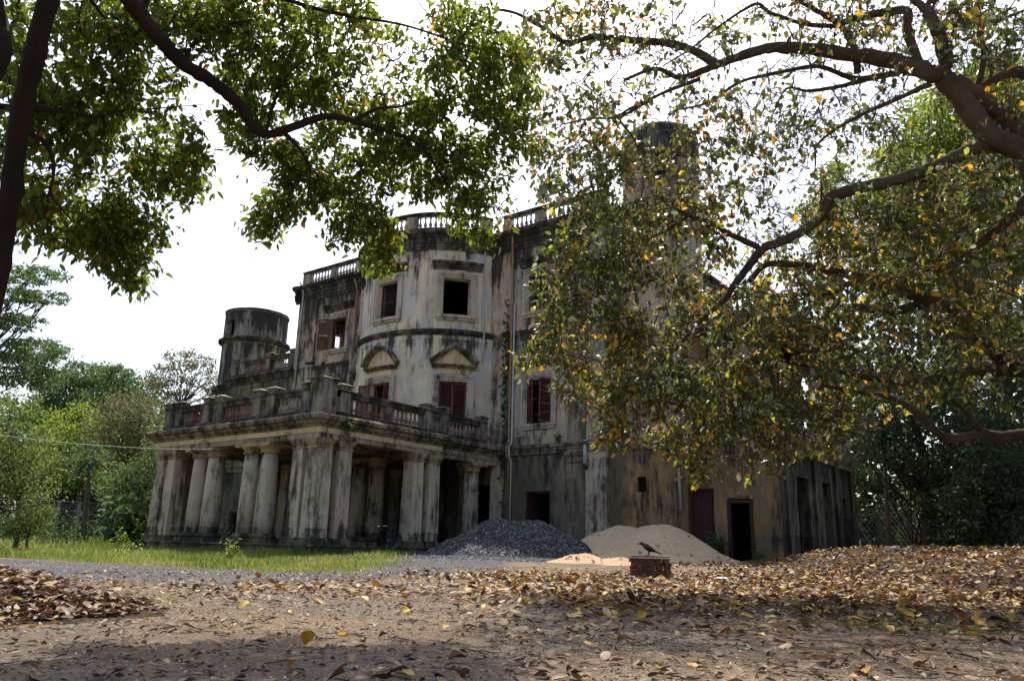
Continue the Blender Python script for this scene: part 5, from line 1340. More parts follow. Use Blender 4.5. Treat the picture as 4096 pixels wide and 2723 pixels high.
# bare side sprigs
for P, L in tw:
    for _ in range(2):
        i = r2.integers(1, 4); a = P[i]; d_ = norm(P[i + 1] - P[i]) * .6 + r2.normal(0, .6, 3); l_ = r2.uniform(.15, .4)
        mb.tube([a, a + d_ * l_ * .5 + r2.normal(0, .02, 3), a + d_ * l_ + r2.normal(0, .03, 3)], [.004, .003, .002], 3, cap=False)
o_ = pobj('twigs', mb, 'twig', TRR); o_['kind'] = 'stuff'
P, X, N, L = twig_leaves(tw, r2, kk, .106, .5, .10, .07, .385, 1.7)
n = len(P); t = r2.uniform(0, 1, n)
og = np.clip((fbm(P[:, 0] * 1.3 + P[:, 2], P[:, 1] * 1.3 - P[:, 2], 88) - .34) * .8, .03, .15)
tint = np.where(t < og, r2.uniform(.78, .97, n), np.where(t > .92, r2.uniform(.72, .75, n), np.where(t > .80, r2.uniform(.53, .685, n), r2.beta(2, 2, n) * .50)))
Wd, cu, be = L * r2.uniform(.48, .66, n), r2.uniform(.08, .5, n), r2.uniform(-.05, .35, n)
V = leaf_verts(P, X, N, L, Wd, cu, be)
big = split_big(V, L, tint)
single_leaves(P[big], X[big], N[big], L[big], Wd[big], cu[big], be[big], 'leafR', tint[big], 'leaf', TRR)
o_ = link('foliage', leaf_mesh('foliage', V[~big], 'leafR', tint[~big]), TRR, (0, 0, 0)); o_['kind'] = 'stuff'
q1, q2 = at_d(3215, 1195, 11.2), at_d(3128, 1428, 11.0)
crow('black crow perched in the yellowing tree in profile, above the other tree crow', tuple(q1 - np.array([0, 0, .02])), math.atan2(-vx[1], -vx[0]) + .3, -.45, .85)
crow('black crow seen from behind low in the yellowing tree', tuple(q2), math.atan2(vy[1], vy[0]) + .3, -.9, .8)
for q_ in (q1, q2):
    mb = MB(); mb.tube([q_ + np.array([vx[0], vx[1], .25]) * s for s in (-.45, 0, .5)], [.012, .018, .025], 6); pobj('perch', mb, 'bark', TRR)

# ------------------------------------------------------------------ trees farther off
def far_tree(name, label, group, base, blobs, mat, size, seed, trunk_r=.18, bark='barkfar', stems=None, dens=1.0, flat=.5):
    """base: (px, py, d); blobs: (px, py, rx, ry, d, dd, n)"""
    r_ = np.random.default_rng(seed)
    bp = at_d(*base); gz_ = float(G(bp[0], bp[1])); bp = np.array([bp[0], bp[1], gz_ - .1])
    t = thing(name, label, 'tree' if 'tree' in name else 'shrub', tuple(bp), group)
    C3 = [at_d(px, py, d) for (px, py, rx, ry, d, dd, n) in blobs]
    top = max(C3, key=lambda v: v[2]); mb = MB()
    if stems: fork = np.array(at_d(*stems))
    else: fork = bp * .45 + np.mean(C3, axis=0) * .55; fork[:2] = bp[:2] * .7 + np.mean(C3, axis=0)[:2] * .3
    mb.tube(catmull([bp, bp * .5 + fork * .5 + r_.normal(0, .1, 3), fork], 4), np.linspace(trunk_r, trunk_r * .7, 9), 7)
    pobj('trunk', mb, bark, t); mb = MB()
    for c_, (px, py, rx, ry, d, dd, n) in zip(C3, blobs):
        rad = d / F * min(rx, ry) * .5
        for _ in range(3):
            e = c_ + r_.normal(0, 1, 3) * rad * .7; md = fork * .5 + e * .5 + r_.normal(0, .25, 3)
            mb.tube(catmull([fork, md, e], 3), np.linspace(trunk_r * .4, trunk_r * .1, 7), 5)
            for _ in range(4):
                e2 = e + r_.normal(0, 1, 3) * rad * .6; st = md * .35 + e * .65
                mb.tube([st, (st + e2) / 2 + r_.normal(0, .08, 3), e2], [trunk_r * .13, trunk_r * .08, trunk_r * .03], 4)
    pobj('branches', mb, bark, t)
    Ps = []
    size = size * .72
    for (px, py, rx, ry, d, dd, n) in blobs:
        n = int(n * dens)
        # clumps inside the blob
        n = int(n * 1.9); nc = max(6, n // 26); u_ = norm(r_.normal(0, 1, (nc, 3))) * (r_.uniform(.25, 1, (nc, 1)) ** .5)
        cx = px + rx * u_[:, 0]; cy = py + ry * u_[:, 1]; cdp = d + dd * u_[:, 2]
        cc_ = np.array([at_d(a, b_, c_) for a, b_, c_ in zip(cx, cy, cdp)])
        sc = d / F * min(rx, ry) * .26
        k = r_.integers(0, nc, n); off_ = r_.normal(0, 1, (n, 3)) * sc * np.array([1, 1, flat])
        Ps.append(cc_[k] + off_)
    P = np.concatenate(Ps); n = len(P); X = r_.normal(0, 1, (n, 3)); X[:, 2] -= .5; N = r_.normal(0, .7, (n, 3)); N[:, 2] += .8
    L = size * r_.uniform(.6, 1.3, n)
    V = leaf_verts(P, X, N, L, L * .55, r_.uniform(0, .4, n), r_.uniform(0, .3, n))
    o_ = link('crown', leaf_mesh('crown', V, mat, np.clip(r_.normal(.5, .2, n), 0, 1)), t, (0, 0, 0)); o_['kind'] = 'stuff'
    return t
GRP = 'trees of the woodland left of the mansion'
far_tree('feathery_tree', 'light green feathery tree with layered sprays at the left edge', GRP, (-260, 2200, 26), [(110, 1100, 190, 38, 26, 2, 420), (40, 1180, 130, 40, 26, 2, 300), (190, 1190, 90, 30, 26, 1.5, 160), (60, 1290, 120, 40, 26, 2, 300), (140, 1400, 150, 60, 26, 2, 520), (60, 1480, 160, 70, 26, 2, 520), (180, 1500, 90, 60, 26, 1.5, 240), (-120, 1250, 120, 200, 26, 2, 500)], 'leafF', .12, 31, .10, flat=.3, dens=2.4, stems=(-190, 1500, 26))
far_tree('willowy_tree', 'yellow green bushy tree with upright sprays left of the fence', GRP, (60, 2180, 34), [(60, 1640, 130, 70, 34, 2, 420), (110, 1760, 130, 110, 34, 2, 700), (20, 1850, 130, 150, 34, 2, 800), (120, 1930, 110, 110, 34, 2, 600), (-60, 1800, 120, 200, 34, 2, 500)], 'leafFy', .17, 32, .1)
far_tree('round_shrub', 'rounded light green shrub in front of the fence', None, (120, 2150, 33), [(110, 2080, 90, 55, 33, 1.2, 600), (150, 2050, 60, 50, 33, 1, 300), (60, 2110, 60, 45, 33, 1, 260)], 'leafFy', .12, 33, .05)
far_tree('domed_tree', 'tall dark domed tree behind the left woodland', GRP, (340, 2150, 74), [(340, 1500, 130, 55, 74, 4, 1300), (270, 1570, 150, 70, 74, 4, 1300), (410, 1570, 140, 70, 74, 4, 1300), (330, 1660, 220, 90, 74, 4, 1800), (200, 1700, 160, 110, 74, 4, 1300)], 'leafF', .34, 34, .3)
far_tree('bushy_tree', 'bright green bushy tree in the middle of the left woodland', GRP, (300, 2150, 58), [(300, 1690, 140, 80, 58, 3, 1000), (250, 1800, 140, 90, 58, 3, 900), (390, 1760, 110, 90, 58, 3, 800), (330, 1880, 130, 90, 58, 3, 800)], 'leafB', .26, 35, .2)
far_tree('slender_tree', 'slender pale stemmed tree standing before the left woodland', GRP, (340, 2155, 46), [(350, 1800, 60, 60, 46, 2, 160), (300, 1860, 60, 60, 46, 2, 140), (430, 1850, 60, 70, 46, 2, 160)], 'leafF', .22, 36, .16, stems=(368, 1830, 46))
far_tree('tufted_tree', 'tree with a tufted ragged top among the left woodland', GRP, (500, 2150, 66), [(480, 1500, 70, 45, 66, 3, 500), (540, 1560, 120, 70, 66, 3, 1100), (450, 1610, 130, 90, 66, 3, 1200), (560, 1660, 130, 90, 66, 3, 1100)], 'leafF', .30, 37, .2)
far_tree('brown_tree', 'brownish green thinly leaved tree left of the portico', GRP, (540, 2150, 54), [(520, 1650, 120, 90, 54, 3, 1200), (460, 1750, 120, 90, 54, 3, 1100), (580, 1740, 100, 110, 54, 3, 1000)], 'leafFb', .24, 38, .18)
far_tree('airy_tree', 'airy half bare tree with yellowish leaves beside the round tower', GRP, (725, 2150, 62), [(620, 1530, 60, 45, 62, 3, 110), (680, 1470, 70, 50, 62, 3, 130), (745, 1440, 70, 45, 62, 3, 130), (815, 1455, 60, 45, 62, 3, 110), (860, 1520, 50, 60, 62, 3, 90), (700, 1540, 80, 45, 62, 3, 130), (790, 1530, 80, 50, 62, 3, 130), (650, 1590, 80, 40, 62, 3, 110), (840, 1590, 60, 50, 62, 3, 90)], 'leafFb', .26, 39, .13, stems=(722, 1620, 62), dens=1.7)
far_tree('leafy_tree', 'leafy mid green tree crowding the left end of the portico', GRP, (570, 2150, 42), [(570, 1880, 90, 80, 42, 2, 700), (500, 1950, 110, 80, 42, 2, 700), (620, 1970, 60, 90, 42, 2, 450), (640, 1780, 60, 70, 42, 2, 300)], 'leafF', .2, 40, .14)
far_tree('dark_tree', 'dark dense tree behind the bright bushy tree', GRP, (430, 2150, 66), [(400, 1960, 150, 110, 66, 3, 1500), (230, 1970, 150, 120, 66, 3, 1500), (530, 2030, 130, 90, 66, 3, 1200), (440, 1840, 150, 100, 66, 3, 1300), (300, 2080, 240, 60, 60, 3, 1500), (620, 2070, 130, 60, 60, 3, 900)], 'leafFd', .3, 41, .25)
far_tree('hidden_tree', 'dark green tree glimpsed between the portico columns', GRP, (790, 2150, 60), [(760, 1900, 70, 120, 60, 3, 700), (700, 1750, 70, 90, 60, 3, 500), (770, 2030, 90, 70, 60, 3, 500)], 'leafF', .28, 42, .2)
GRQ = 'trees crowding behind the right of the mansion'
far_tree('sunlit_tree', 'tall sunlit bright green tree rising behind the bare limbs at right', GRQ, (3900, 2200, 30), [(3990, 330, 150, 110, 28, 3, 1000), (3800, 480, 190, 130, 28, 3, 1300), (4060, 560, 170, 160, 28, 3, 1300), (3660, 640, 160, 110, 28, 3, 1100), (3850, 740, 220, 140, 28, 3, 1500), (3600, 820, 140, 130, 28, 3, 1000), (3760, 960, 220, 150, 28, 3, 1300), (4020, 950, 200, 200, 28, 3, 1400), (3560, 1060, 150, 150, 28, 3, 900), (4250, 650, 180, 350, 28, 3, 1200)], 'leafB', .19, 51, .4, dens=1.7)
far_tree('low_green_tree', 'smaller green tree top seen through the bare limbs beside the tall sunlit one', GRQ, (3330, 2190, 44), [(3330, 690, 80, 55, 44, 2, 450), (3370, 780, 110, 70, 44, 2, 600), (3280, 860, 120, 90, 44, 2, 700), (3380, 930, 130, 90, 44, 2, 700)], 'leafB', .22, 52, .3)
far_tree('shaded_tree', 'dark shaded tree hanging low beside the far right corner of the mansion', GRQ, (3720, 2190, 24), [(3600, 1600, 190, 120, 25, 2.5, 1000), (3850, 1650, 220, 130, 25, 2.5, 1200), (3560, 1780, 110, 110, 25, 2, 700), (3750, 1850, 170, 110, 25, 2, 900), (4030, 1800, 150, 160, 25, 2, 900), (3480, 1680, 70, 110, 26, 2, 450)], 'leafFd', .17, 53, .22, 'barkdark')
far_tree('thicket_tree', 'black green thicket tree at the far right behind the leaf mound', GRQ, (3980, 2200, 23), [(3900, 1980, 160, 110, 23, 2, 900), (4060, 2050, 150, 130, 23, 2, 900), (3760, 2030, 110, 90, 25, 2, 420), (3960, 1850, 160, 100, 23, 2, 700), (4100, 1900, 100, 150, 23, 2, 600), (3880, 2130, 170, 60, 23, 2, 700)], 'leafFd', .15, 54, .2, 'barkdark')
far_tree('rear_tree', 'shaded tree standing behind the wire fence at right', GRQ, (3560, 2180, 38), [(3500, 1900, 80, 70, 38, 2, 240), (3640, 2080, 120, 70, 38, 2, 420), (3540, 2050, 80, 50, 38, 2, 200), (3700, 1950, 90, 60, 38, 2, 260)], 'leafF', .2, 55, .16, 'barkdark')
mb = MB(); rr_ = np.random.default_rng(61)
bq = at_d(3850, 2200, 26); bt = thing('bamboo_clump', 'clump of thin dark stems rising in the shade at far right', 'bamboo', (bq[0], bq[1], float(G(bq[0], bq[1]))), None)
for i in range(34):
    px = 3620 + 460 * rr_.uniform(0, 1); a = at_d(px, 2195, 26 + rr_.uniform(-2, 3)); a[2] = float(G(a[0], a[1])) - .05
    c_ = at_d(px + rr_.normal(0, 260), rr_.uniform(1650, 1850), 26); md = (a + c_) / 2 + rr_.normal(0, .12, 3)
    q = MB(); q.tube(catmull([a, md, c_], 4), np.linspace(.035, .012, 9), 5); pobj('stem', q, 'barkdark', bt)
def mass(name, label, pxr, pyr, d0, d1, n, mat, size, seed, cl=60):
    r_ = np.random.default_rng(seed)
    cx = r_.uniform(*pxr, cl); cy = pyr[1] - (pyr[1] - pyr[0]) * r_.uniform(0, 1, cl) ** 1.2; cdp = r_.uniform(d0, d1, cl)
    C3 = np.array([at_d(a, b_, c_) for a, b_, c_ in zip(cx, cy, cdp)]); k = r_.integers(0, cl, n)
    P = C3[k] + r_.normal(0, 1, (n, 3)) * np.array([1, 1, .6]) * d0 / F * 55; P[:, 2] = np.maximum(P[:, 2], .25)
    X = r_.normal(0, 1, (n, 3)); N = r_.normal(0, .8, (n, 3)); N[:, 2] += .7; L = size * r_.uniform(.6, 1.3, n)
    V = leaf_verts(P, X, N, L, L * .6, r_.uniform(0, .4, n), r_.uniform(0, .3, n))
    return tag(link(name, leaf_mesh(name, V, mat, np.clip(r_.normal(.5, .22, n), 0, 1))), label, kind='stuff')
mass('woodland', 'dark woodland massed far behind the left fence', (-400, 1250), (1640, 2150), 84, 105, 26000, 'leafFd', .55, 71, 240)
mass('woodland', 'dark woodland far behind the right corner', (3350, 4700), (1200, 2190), 42, 60, 22000, 'leafFd', .42, 72, 260)
mass('undergrowth', 'low weedy undergrowth along the left fence', (-200, 900), (2100, 2158), 44, 52, 4200, 'leafF', .16, 73, 70)
# ------------------------------------------------------------------ grass
r3 = np.random.default_rng(21)
def in_poly(x, y, pts, soft=.4): return poly_mask(x, y, pts, soft)
def grass(name, n, x0, x1, y0, y1, poly, hmin, hmax, w, label, seed):
    r_ = np.random.default_rng(seed)
    x = r_.uniform(x0, x1, n); y = r_.uniform(y0, y1, n)
    m_ = in_poly(x + (fbm(x * 1.3, y * 1.3, 21) - .44) * 1.2, y + (fbm(x * 1.3, y * 1.3, 27) - .44) * 1.2, poly) * np.clip(3.4 * fbm(x * .8, y * .8, 33) - .75, .10, 1)
    k = r_.uniform(0, 1, n) < m_; x, y = x[k], y[k]; n = len(x); z = G(x, y)
    hh = (hmin + (hmax - hmin) * np.clip(fbm(x * .9, y * .9, 41) * 2.2 - .55, 0, 1)) * r_.uniform(.5, 1.35, n)
    a = r_.uniform(0, 2 * PI, n); lean = r_.uniform(.1, .75, n) * hh; la = r_.uniform(0, 2 * PI, n)
    wx_, wy_ = np.cos(a) * w, np.sin(a) * w; lx, ly = np.cos(la) * lean, np.sin(la) * lean
    B = np.stack([x, y, z - .01], -1)
    o5 = [np.stack([-wx_, -wy_, 0 * hh], -1), np.stack([wx_, wy_, 0 * hh], -1), np.stack([lx * .35 - wx_ * .7, ly * .35 - wy_ * .7, hh * .6], -1), np.stack([lx * .35 + wx_ * .7, ly * .35 + wy_ * .7, hh * .6], -1), np.stack([lx, ly, hh], -1)]
    V = np.stack([B + q for q in o5], 1); T = (np.array([(0, 1, 3), (0, 3, 2), (2, 3, 4)])[None] + (np.arange(n) * 5)[:, None, None]).reshape(-1, 3)
    tint = np.clip(fbm(x * .7, y * .7, 51) * 1.9 - .45 + r_.normal(0, .14, n), 0, 1)
    return tag(link(name, arr_mesh(name, V.reshape(-1, 3), T, M['grass'], np.repeat(tint, 5))), label, kind='stuff')
grass('grass', 110000, -14, 10.5, -12.5, 4.5, TURF, .06, .24, .008, 'sunlit grass in front of the portico', 81)
grass('grass', 60000, -75, -11, -16, 30, TURF, .18, .42, .022, 'long grass on the far left lawn', 82)
grass('grass', 3600, 17, 25, -13, -2, TURF2, .025, .075, .0035, 'thin grass among the fallen leaves at right', 83)
gl = hit(330, 2392); PG = [(gl[0] + .9 * math.cos(a), gl[1] + .6 * math.sin(a)) for a in np.linspace(0, 6.28, 9)[:-1]]
grass('grass', 2600, gl[0] - 1.2, gl[0] + 1.2, gl[1] - 1, gl[1] + 1, PG, .03, .10, .004, 'small grass patch beside the left leaf heap', 84)
gr = hit(3060, 2262); PG2 = [(11.0 + 1.5 * math.cos(a), 9.6 + .9 * math.sin(a)) for a in np.linspace(0, 6.28, 9)[:-1]]
grass('grass', 3000, 9.2, 12.8, 8.5, 10.6, PG2, .05, .2, .008, 'weedy grass at the foot of the wall by the open door', 85)
# ------------------------------------------------------------------ small plants
def plant(name, label, at, n, h, spread, L0, mat, seed, cat='plant', down=.1, group=None):
    r_ = np.random.default_rng(seed); at = np.array(at, float)
    t = thing(name, label, cat, tuple(at), group); mb = MB(); Ps, Xs = [], []
    for i in range(n):
        a = r_.uniform(0, 2 * PI); e = at + np.array([math.cos(a) * spread * r_.uniform(.2, 1), math.sin(a) * spread * r_.uniform(.2, 1), h * r_.uniform(.5, 1)])
        md = (at + e) / 2 + r_.normal(0, .1, 3) * abs(h) * .5; P = [(1 - s) ** 2 * at + 2 * s * (1 - s) * md + s * s * e for s in (0, .3, .6, 1)]
        mb.tube(P, [.008, .006, .005, .003], 4)
        for p_ in P[1:]:
            for _ in range(4): Ps.append(p_ + r_.normal(0, L0 * .5, 3)); Xs.append(np.array([math.cos(a), math.sin(a), -down]) * .6 + r_.normal(0, .6, 3))
    pobj('stem', mb, 'bark', t)
    P = np.array(Ps); X = np.array(Xs); k = len(P); N = r_.normal(0, .5, (k, 3)); N[:, 2] += .9; L = L0 * r_.uniform(.6, 1.3, k)
    V = leaf_verts(P, X, N, L, L * .5, r_.uniform(0, .3, k), r_.uniform(0, .4, k))
    o_ = link('foliage', leaf_mesh('foliage', V, mat, np.clip(r_.normal(.55, .2, k), 0, 1)), t, (0, 0, 0)); o_['kind'] = 'stuff'
def gnd(px, py, Y=None):
    v = hit(px, py); return (v[0], v[1], float(G(v[0], v[1])))
def gxy(x, y): return (x, y, float(G(x, y)))
plant('weed', 'sunlit leafy weed growing in the grass before the corner pier', gxy(.9, -3.6), 8, .5, .3, .10, 'leafB', 101)
plant('weed', 'thin straggling weed against the plinth under the right corner', gxy(.5, -.9), 16, .8, .6, .07, 'leafF', 102)
plant('weed', 'low weed at the foot of the column pair left of centre', gxy(-3.6, -.7), 9, .5, .4, .1, 'leafB', 103)
plant('weed', 'spiky bright weed at the left corner of the plinth', gxy(-11.2, -.4), 10, .7, .35, .14, 'leafB', 104)
plant('weed', 'leafy weed in the grass left of the middle columns', gxy(-1.6, -5.4), 9, .42, .5, .1, 'leafB', 105)
plant('weed', 'broad leaved weed on the step between the two right doors', (10.1, FY - .35, .3), 14, .95, .4, .17, 'leafF', 106)
plant('weed', 'small weed beside the right jamb of the open red framed door', (11.55, FY - .3, .2), 8, .45, .22, .1, 'leafF', 107)
plant('cornice_plant', 'small green plant rooted in the broken portico cornice at the front corner', (.45, .9, 4.75), 12, -.65, .22, .1, 'leafF', 108)
plant('cornice_plant', 'green plant rooted where the portico cornice steps back', (.25, 6.5, 4.9), 14, -.8, .3, .1, 'leafF', 109)
plant('cornice_plant', 'small plant on the ledge beside the right wing string course', (3.0, FY - .2, 5.0), 8, .4, .2, .09, 'leafF', 110)
plant('tall_grass_tuft', 'tall tuft of blade like grass before the left fence', gxy(*at_d(500, 2140, 40)[:2]), 22, 2.3, .9, .5, 'leafF', 111)
r4 = np.random.default_rng(31)
vn_ = thing('climbing_vine', 'green vine climbing the corner beside the rusty drain pipe', 'vine', (.12, FY - .12, .2))
P = np.stack([r4.normal(.10, .09, 900), FY - .14 - np.abs(r4.normal(0, .10, 900)), r4.uniform(.4, 12.0, 900)], -1); keep = r4.uniform(0, 1, 900) < (.15 + 1.3 * vn(P[:, 2] * .9, P[:, 2] * 0, 5)); P = P[keep]; n = len(P)
X = r4.normal(0, .6, (n, 3)); X[:, 2] -= .8; N = r4.normal(0, .4, (n, 3)); N[:, 1] -= .9; L = .13 * r4.uniform(.5, 1.2, n)
o_ = link('foliage', leaf_mesh('foliage', leaf_verts(P, X, N, L, L * .7, r4.uniform(0, .3, n), r4.uniform(0, .3, n)), 'leafFd', r4.uniform(.3, 1, n)), vn_, (0, 0, 0)); o_['kind'] = 'stuff'
q = MB(); q.tube([(.12 + .05 * math.sin(k * 1.3), FY - .10, .2 + k * .6) for k in range(20)], .018, 5); pobj('stem', q, 'bark', vn_)

# ------------------------------------------------------------------ fallen leaves
r5 = np.random.default_rng(41)
b = NB('road_stone'); b.bsdf(b.ramp(b.attr('tint'), [(0, (.035, .034, .034)), (.5, (.11, .107, .105)), (.85, (.19, .185, .18)), (1, (.30, .29, .28))]), .9, .1); M['roadchip'] = b.m
DENSE = [tuple(hit(*q_)[:2]) for q_ in ((1680, 2345), (1900, 2305), (2200, 2292), (2500, 2300), (2850, 2280), (3050, 2270), (3140, 2262))] + [(14, 11), (18, 13), (30, 13), (34, -2)] + [tuple(hit(*q_)[:2]) for q_ in ((4200, 2500), (3700, 2470), (3200, 2450), (2700, 2435), (2250, 2425), (1900, 2400))]
def scatter(n, cx, cy, rx, ry, dens):
    x = cx + r5.uniform(-rx, rx, n); y = cy + r5.uniform(-ry, ry, n); k = r5.uniform(0, 1, n) < dens(x, y); return x[k], y[k]
def d_dense(x, y):
    m_ = in_poly(x + (fbm(x * .6, y * .6, 91) - .44) * 5, y + (fbm(x * .6, y * .6, 92) - .44) * 5, DENSE, 2.6); return np.clip(m_ ** 1.6 * (.45 + 1.1 * fbm(x * .8, y * .8, 61)), 0, 1)
def d_sparse(x, y):
    base = .17 + .75 * np.clip(fbm(x * .55, y * .55, 71) * 2.6 - .95, 0, 1)
    side = np.clip((x * vx[0] + y * vx[1] - (CAM[0] * vx[0] + CAM[1] * vx[1]) + 2.5) / 6, .48, 1)
    return base * side * (1 - .93 * in_poly(x, y, TURF, 1.0)) * (1 - .6 * in_poly(x, y, GRAV, 1.0))
gm = bpy.data.objects['ground'].data
a = gm.attributes.new('humus', 'FLOAT', 'POINT'); a.data.foreach_set('value', np.clip(d_dense(gx, gy) * 1.3, 0, 1).astype(np.float32))
X1, Y1 = scatter(80000, 20, -1, 15, 14.5, d_dense)
X2, Y2 = scatter(70000, 17.5, -10.5, 10, 8.5, d_sparse)
z, px_, py_ = dist_px(np.stack([X2, Y2, G(X2, Y2)], -1))
def d_left(x, y): return (HQ.z(x, y) > G(x, y) + .015) * 1.0
X3, Y3 = scatter(17000, l0[0] - .2, l0[1], 2.6, 2.6, d_left)
X4, Y4 = scatter(60, 5.4, 3.5, 3, 2.5, lambda x, y: (HG.z(x, y) > G(x, y) + .1) * .5)
X5, Y5 = scatter(90, 9.0, 5.6, 2.8, 2.0, lambda x, y: (HS.z(x, y) > G(x, y) + .05) * .8)
X6, Y6 = scatter(120, 10, .6, 2.2, 1.2, lambda x, y: (HO.z(x, y) > G(x, y) - .0) * .6)
xs = np.concatenate([X1, X2, X3, X4, X5, X6]); ys = np.concatenate([Y1, Y2, Y3, Y4, Y5, Y6]); zs = surf(xs, ys)
src = np.concatenate([np.full(len(a), i) for i, a in enumerate((X1, X2, X3, X4, X5, X6))])
ok = np.hypot(xs - CAM[0], ys - CAM[1]) > 2.2
for cx, cy, rr_ in ((b0[0], b0[1], .42),): ok &= np.hypot(xs - cx, ys - cy) > rr_
xs, ys, zs, src = xs[ok], ys[ok], zs[ok], src[ok]; n = len(xs)
print('fallen leaves', n)
L = np.where(src == 1, .03 + .10 * r5.beta(1.3, 2.2, n), np.where(src == 2, r5.uniform(.04, .115, n), .06 + .10 * r5.beta(1.6, 1.6, n)))
tilt = np.where(src == 1, np.abs(r5.normal(0, .24, n)), np.where(src == 2, np.abs(r5.normal(0, .26, n)), np.abs(r5.normal(0, .36, n))))
az = r5.uniform(0, 2 * PI, n); N = np.stack([np.sin(tilt) * np.cos(az), np.sin(tilt) * np.sin(az), np.cos(tilt)], -1)
a2_ = r5.uniform(0, 2 * PI, n); X = np.stack([np.cos(a2_), np.sin(a2_), np.zeros(n)], -1); X = norm(X - N * (X * N).sum(1, keepdims=True))
P = np.stack([xs, ys, zs + .006 + np.where(src == 0, r5.uniform(0, .05, n), r5.uniform(0, .012, n))], -1) + np.stack([np.zeros(n), np.zeros(n), np.sin(tilt) * L * .35], -1) - X * (L * .5)[:, None]
curl = r5.uniform(-.15, .5, n); bend = r5.uniform(-.25, .35, n)
Wd = L * r5.uniform(.42, .66, n); V = leaf_verts(P, X, N, L, Wd, curl, bend)
# keep every leaf out of the ground
low = (V[:, :, 2] - surf(V[:, :, 0].ravel(), V[:, :, 1].ravel()).reshape(n, 7)).min(1); V[:, :, 2] += np.maximum(.003 - low, 0)[:, None]
yel = ((src == 0) & (r5.uniform(0, 1, n) < .72)) | ((src > 2)) | ((src == 1) & (r5.uniform(0, 1, n) < .14))
tint = np.where(yel, r5.uniform(0, 1, n), np.where(r5.uniform(0, 1, n) < .06, r5.uniform(.78, 1, n), np.where(src == 2, r5.beta(2.2, 1.4, n), r5.beta(1.6, 1.5, n)) * .76))
big = split_big(V, L, tint)
def leafhook(o_, t): pass
def hook_for(mat):
    def f_(o_, t):
        if t > .76: k = ('rusty', 'orange', 'yellow')[min(2, int((1 - t) / .08))]
        elif t > .58: k = 'pale tan'
        elif t > .40: k = 'light brown'
        elif t > .2: k = 'mid brown'
        else: k = 'dark brown'
        p_ = np.array(o_.location); d_ = math.hypot(p_[0] - CAM[0], p_[1] - CAM[1]); z_, x_, y_ = dist_px(p_[None]); x_ = x_[0]
        e = max(o_.dimensions); sz = 'small' if e < .1 else 'large' if e > .135 else 'middling'
        pl = 'on the low left heap' if float(HQ.z(p_[0], p_[1])) > float(G(p_[0], p_[1])) + .03 and x_ < 1000 else ('at the far left' if x_ < 600 else 'left of the middle' if x_ < 1500 else 'in the middle' if x_ < 2500 else 'right of the middle' if x_ < 3400 else 'at the far right')
        fr = 'at the very front' if d_ < 4.2 else 'on the near ground' if d_ < 6 else 'farther out'
        sh_ = 'curled' if curl_of.get(o_.name, 0) > .35 else 'flat'
        tag(o_, '%s %s fallen leaf %s %s' % (sz, k, pl, fr), 'leaf', 'fallen leaves scattered over the clearing')
    return f_
curl_of = {}
for mt, sel in (('leafY', yel), ('leafD', ~yel)):
    k = big & sel; single_leaves(P[k], X[k], N[k], L[k], Wd[k], curl[k], bend[k], mt, tint[k], 'fallen_leaf', None, hook_for(mt), surf)
    k = ~big & sel; tag(link('leaf_litter', leaf_mesh('leaf_litter', V[k], mt, tint[k])), 'litter of fallen leaves covering the clearing', kind='stuff')
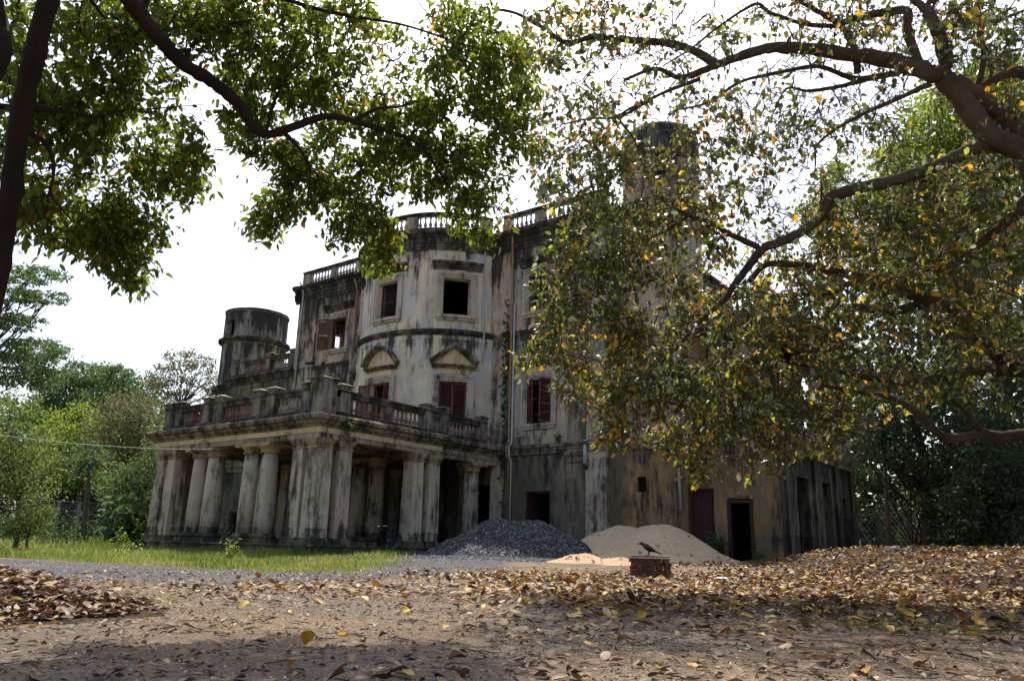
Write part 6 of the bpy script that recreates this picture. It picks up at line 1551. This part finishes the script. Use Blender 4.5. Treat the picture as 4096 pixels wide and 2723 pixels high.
# crumbled leaf fragments
k = 16000; d_ = 2.2 + 13 * r5.uniform(0, 1, k) ** 1.2; a = np.radians(-36.8 + r5.uniform(-38, 38, k)); x, y = CAM[0] + d_ * np.sin(a), CAM[1] + d_ * np.cos(a)
kk_ = (r5.uniform(0, 1, k) < .25 + 1.1 * fbm(x * .8, y * .8, 95)) & (in_poly(x, y, TURF, .6) < .5) & (HQ.z(x, y) < G(x, y) + .01); x, y = x[kk_], y[kk_]; k = len(x)
N = np.stack([r5.normal(0, .3, k), r5.normal(0, .3, k), np.ones(k)], -1); a = r5.uniform(0, 6.28, k); X = np.stack([np.cos(a), np.sin(a), r5.normal(0, .15, k)], -1); L = r5.uniform(.012, .042, k)
tag(link('leaf_crumbs', leaf_mesh('leaf_crumbs', leaf_verts(np.stack([x, y, G(x, y) + .006], -1), X, norm(N), L, L * r5.uniform(.4, .9, k), r5.uniform(0, .5, k), r5.uniform(-.2, .2, k)), 'leafD', r5.beta(1.5, 1.5, k) * .78)), 'crumbled scraps of dead leaves on the soil', kind='stuff')
xg, yg = r5.uniform(-6, 13, 30000), r5.uniform(-14.5, 4, 30000); kk_ = r5.uniform(0, 1, 30000) < in_poly(xg, yg, GRAV, .9) * .8; xg, yg = xg[kk_], yg[kk_]
tag(link('road_stones', chips('road_stones', np.stack([xg, yg, G(xg, yg) + .003], -1), .016, 'roadchip', None, 14)), 'loose grey stones strewn over the gravel drive', kind='stuff')
# grit, pebbles and broken twigs on the soil near by
x = CAM[0] + r5.normal(-3, 4.5, 14000); y = CAM[1] + r5.normal(4.5, 4, 14000); d_ = np.hypot(x - CAM[0], y - CAM[1]); k = (d_ > 1.8) & (d_ < 13); x, y = x[k], y[k]
P = np.stack([x, y, G(x, y) + .002], -1)
b = NB('pebble_grit'); b.bsdf(b.ramp(b.attr('tint'), [(0, (.09, .06, .045)), (.5, (.25, .18, .13)), (.85, (.32, .26, .2)), (1, (.42, .37, .32))]), .9, .2); M['grit'] = b.m
tag(link('pebbles', chips('pebbles', P, .0075, 'grit', None, 12)), 'loose grit and pebbles on the bare soil', kind='stuff')
mb = MB()
for i in range(260):
    d_ = 2.5 + 9 * r5.uniform(0, 1) ** 1.3; a = math.radians(-36.8 + r5.uniform(-36, 36)); x, y = CAM[0] + d_ * math.sin(a), CAM[1] + d_ * math.cos(a)
    w = r5.uniform(0, 2 * PI); l_ = r5.uniform(.06, .28); pts = []
    for s in (-.5, -.15, .2, .5):
        xx, yy = x + math.cos(w) * l_ * s + r5.normal(0, .012), y + math.sin(w) * l_ * s + r5.normal(0, .012); pts.append((xx, yy, float(G(xx, yy)) + .006 + abs(r5.normal(0, .006))))
    mb.tube(pts, [.003, .0028, .0022, .0014], 4)
tag(obj('twig_litter', mb, M['bark']), 'broken twigs scattered on the bare soil', kind='stuff')
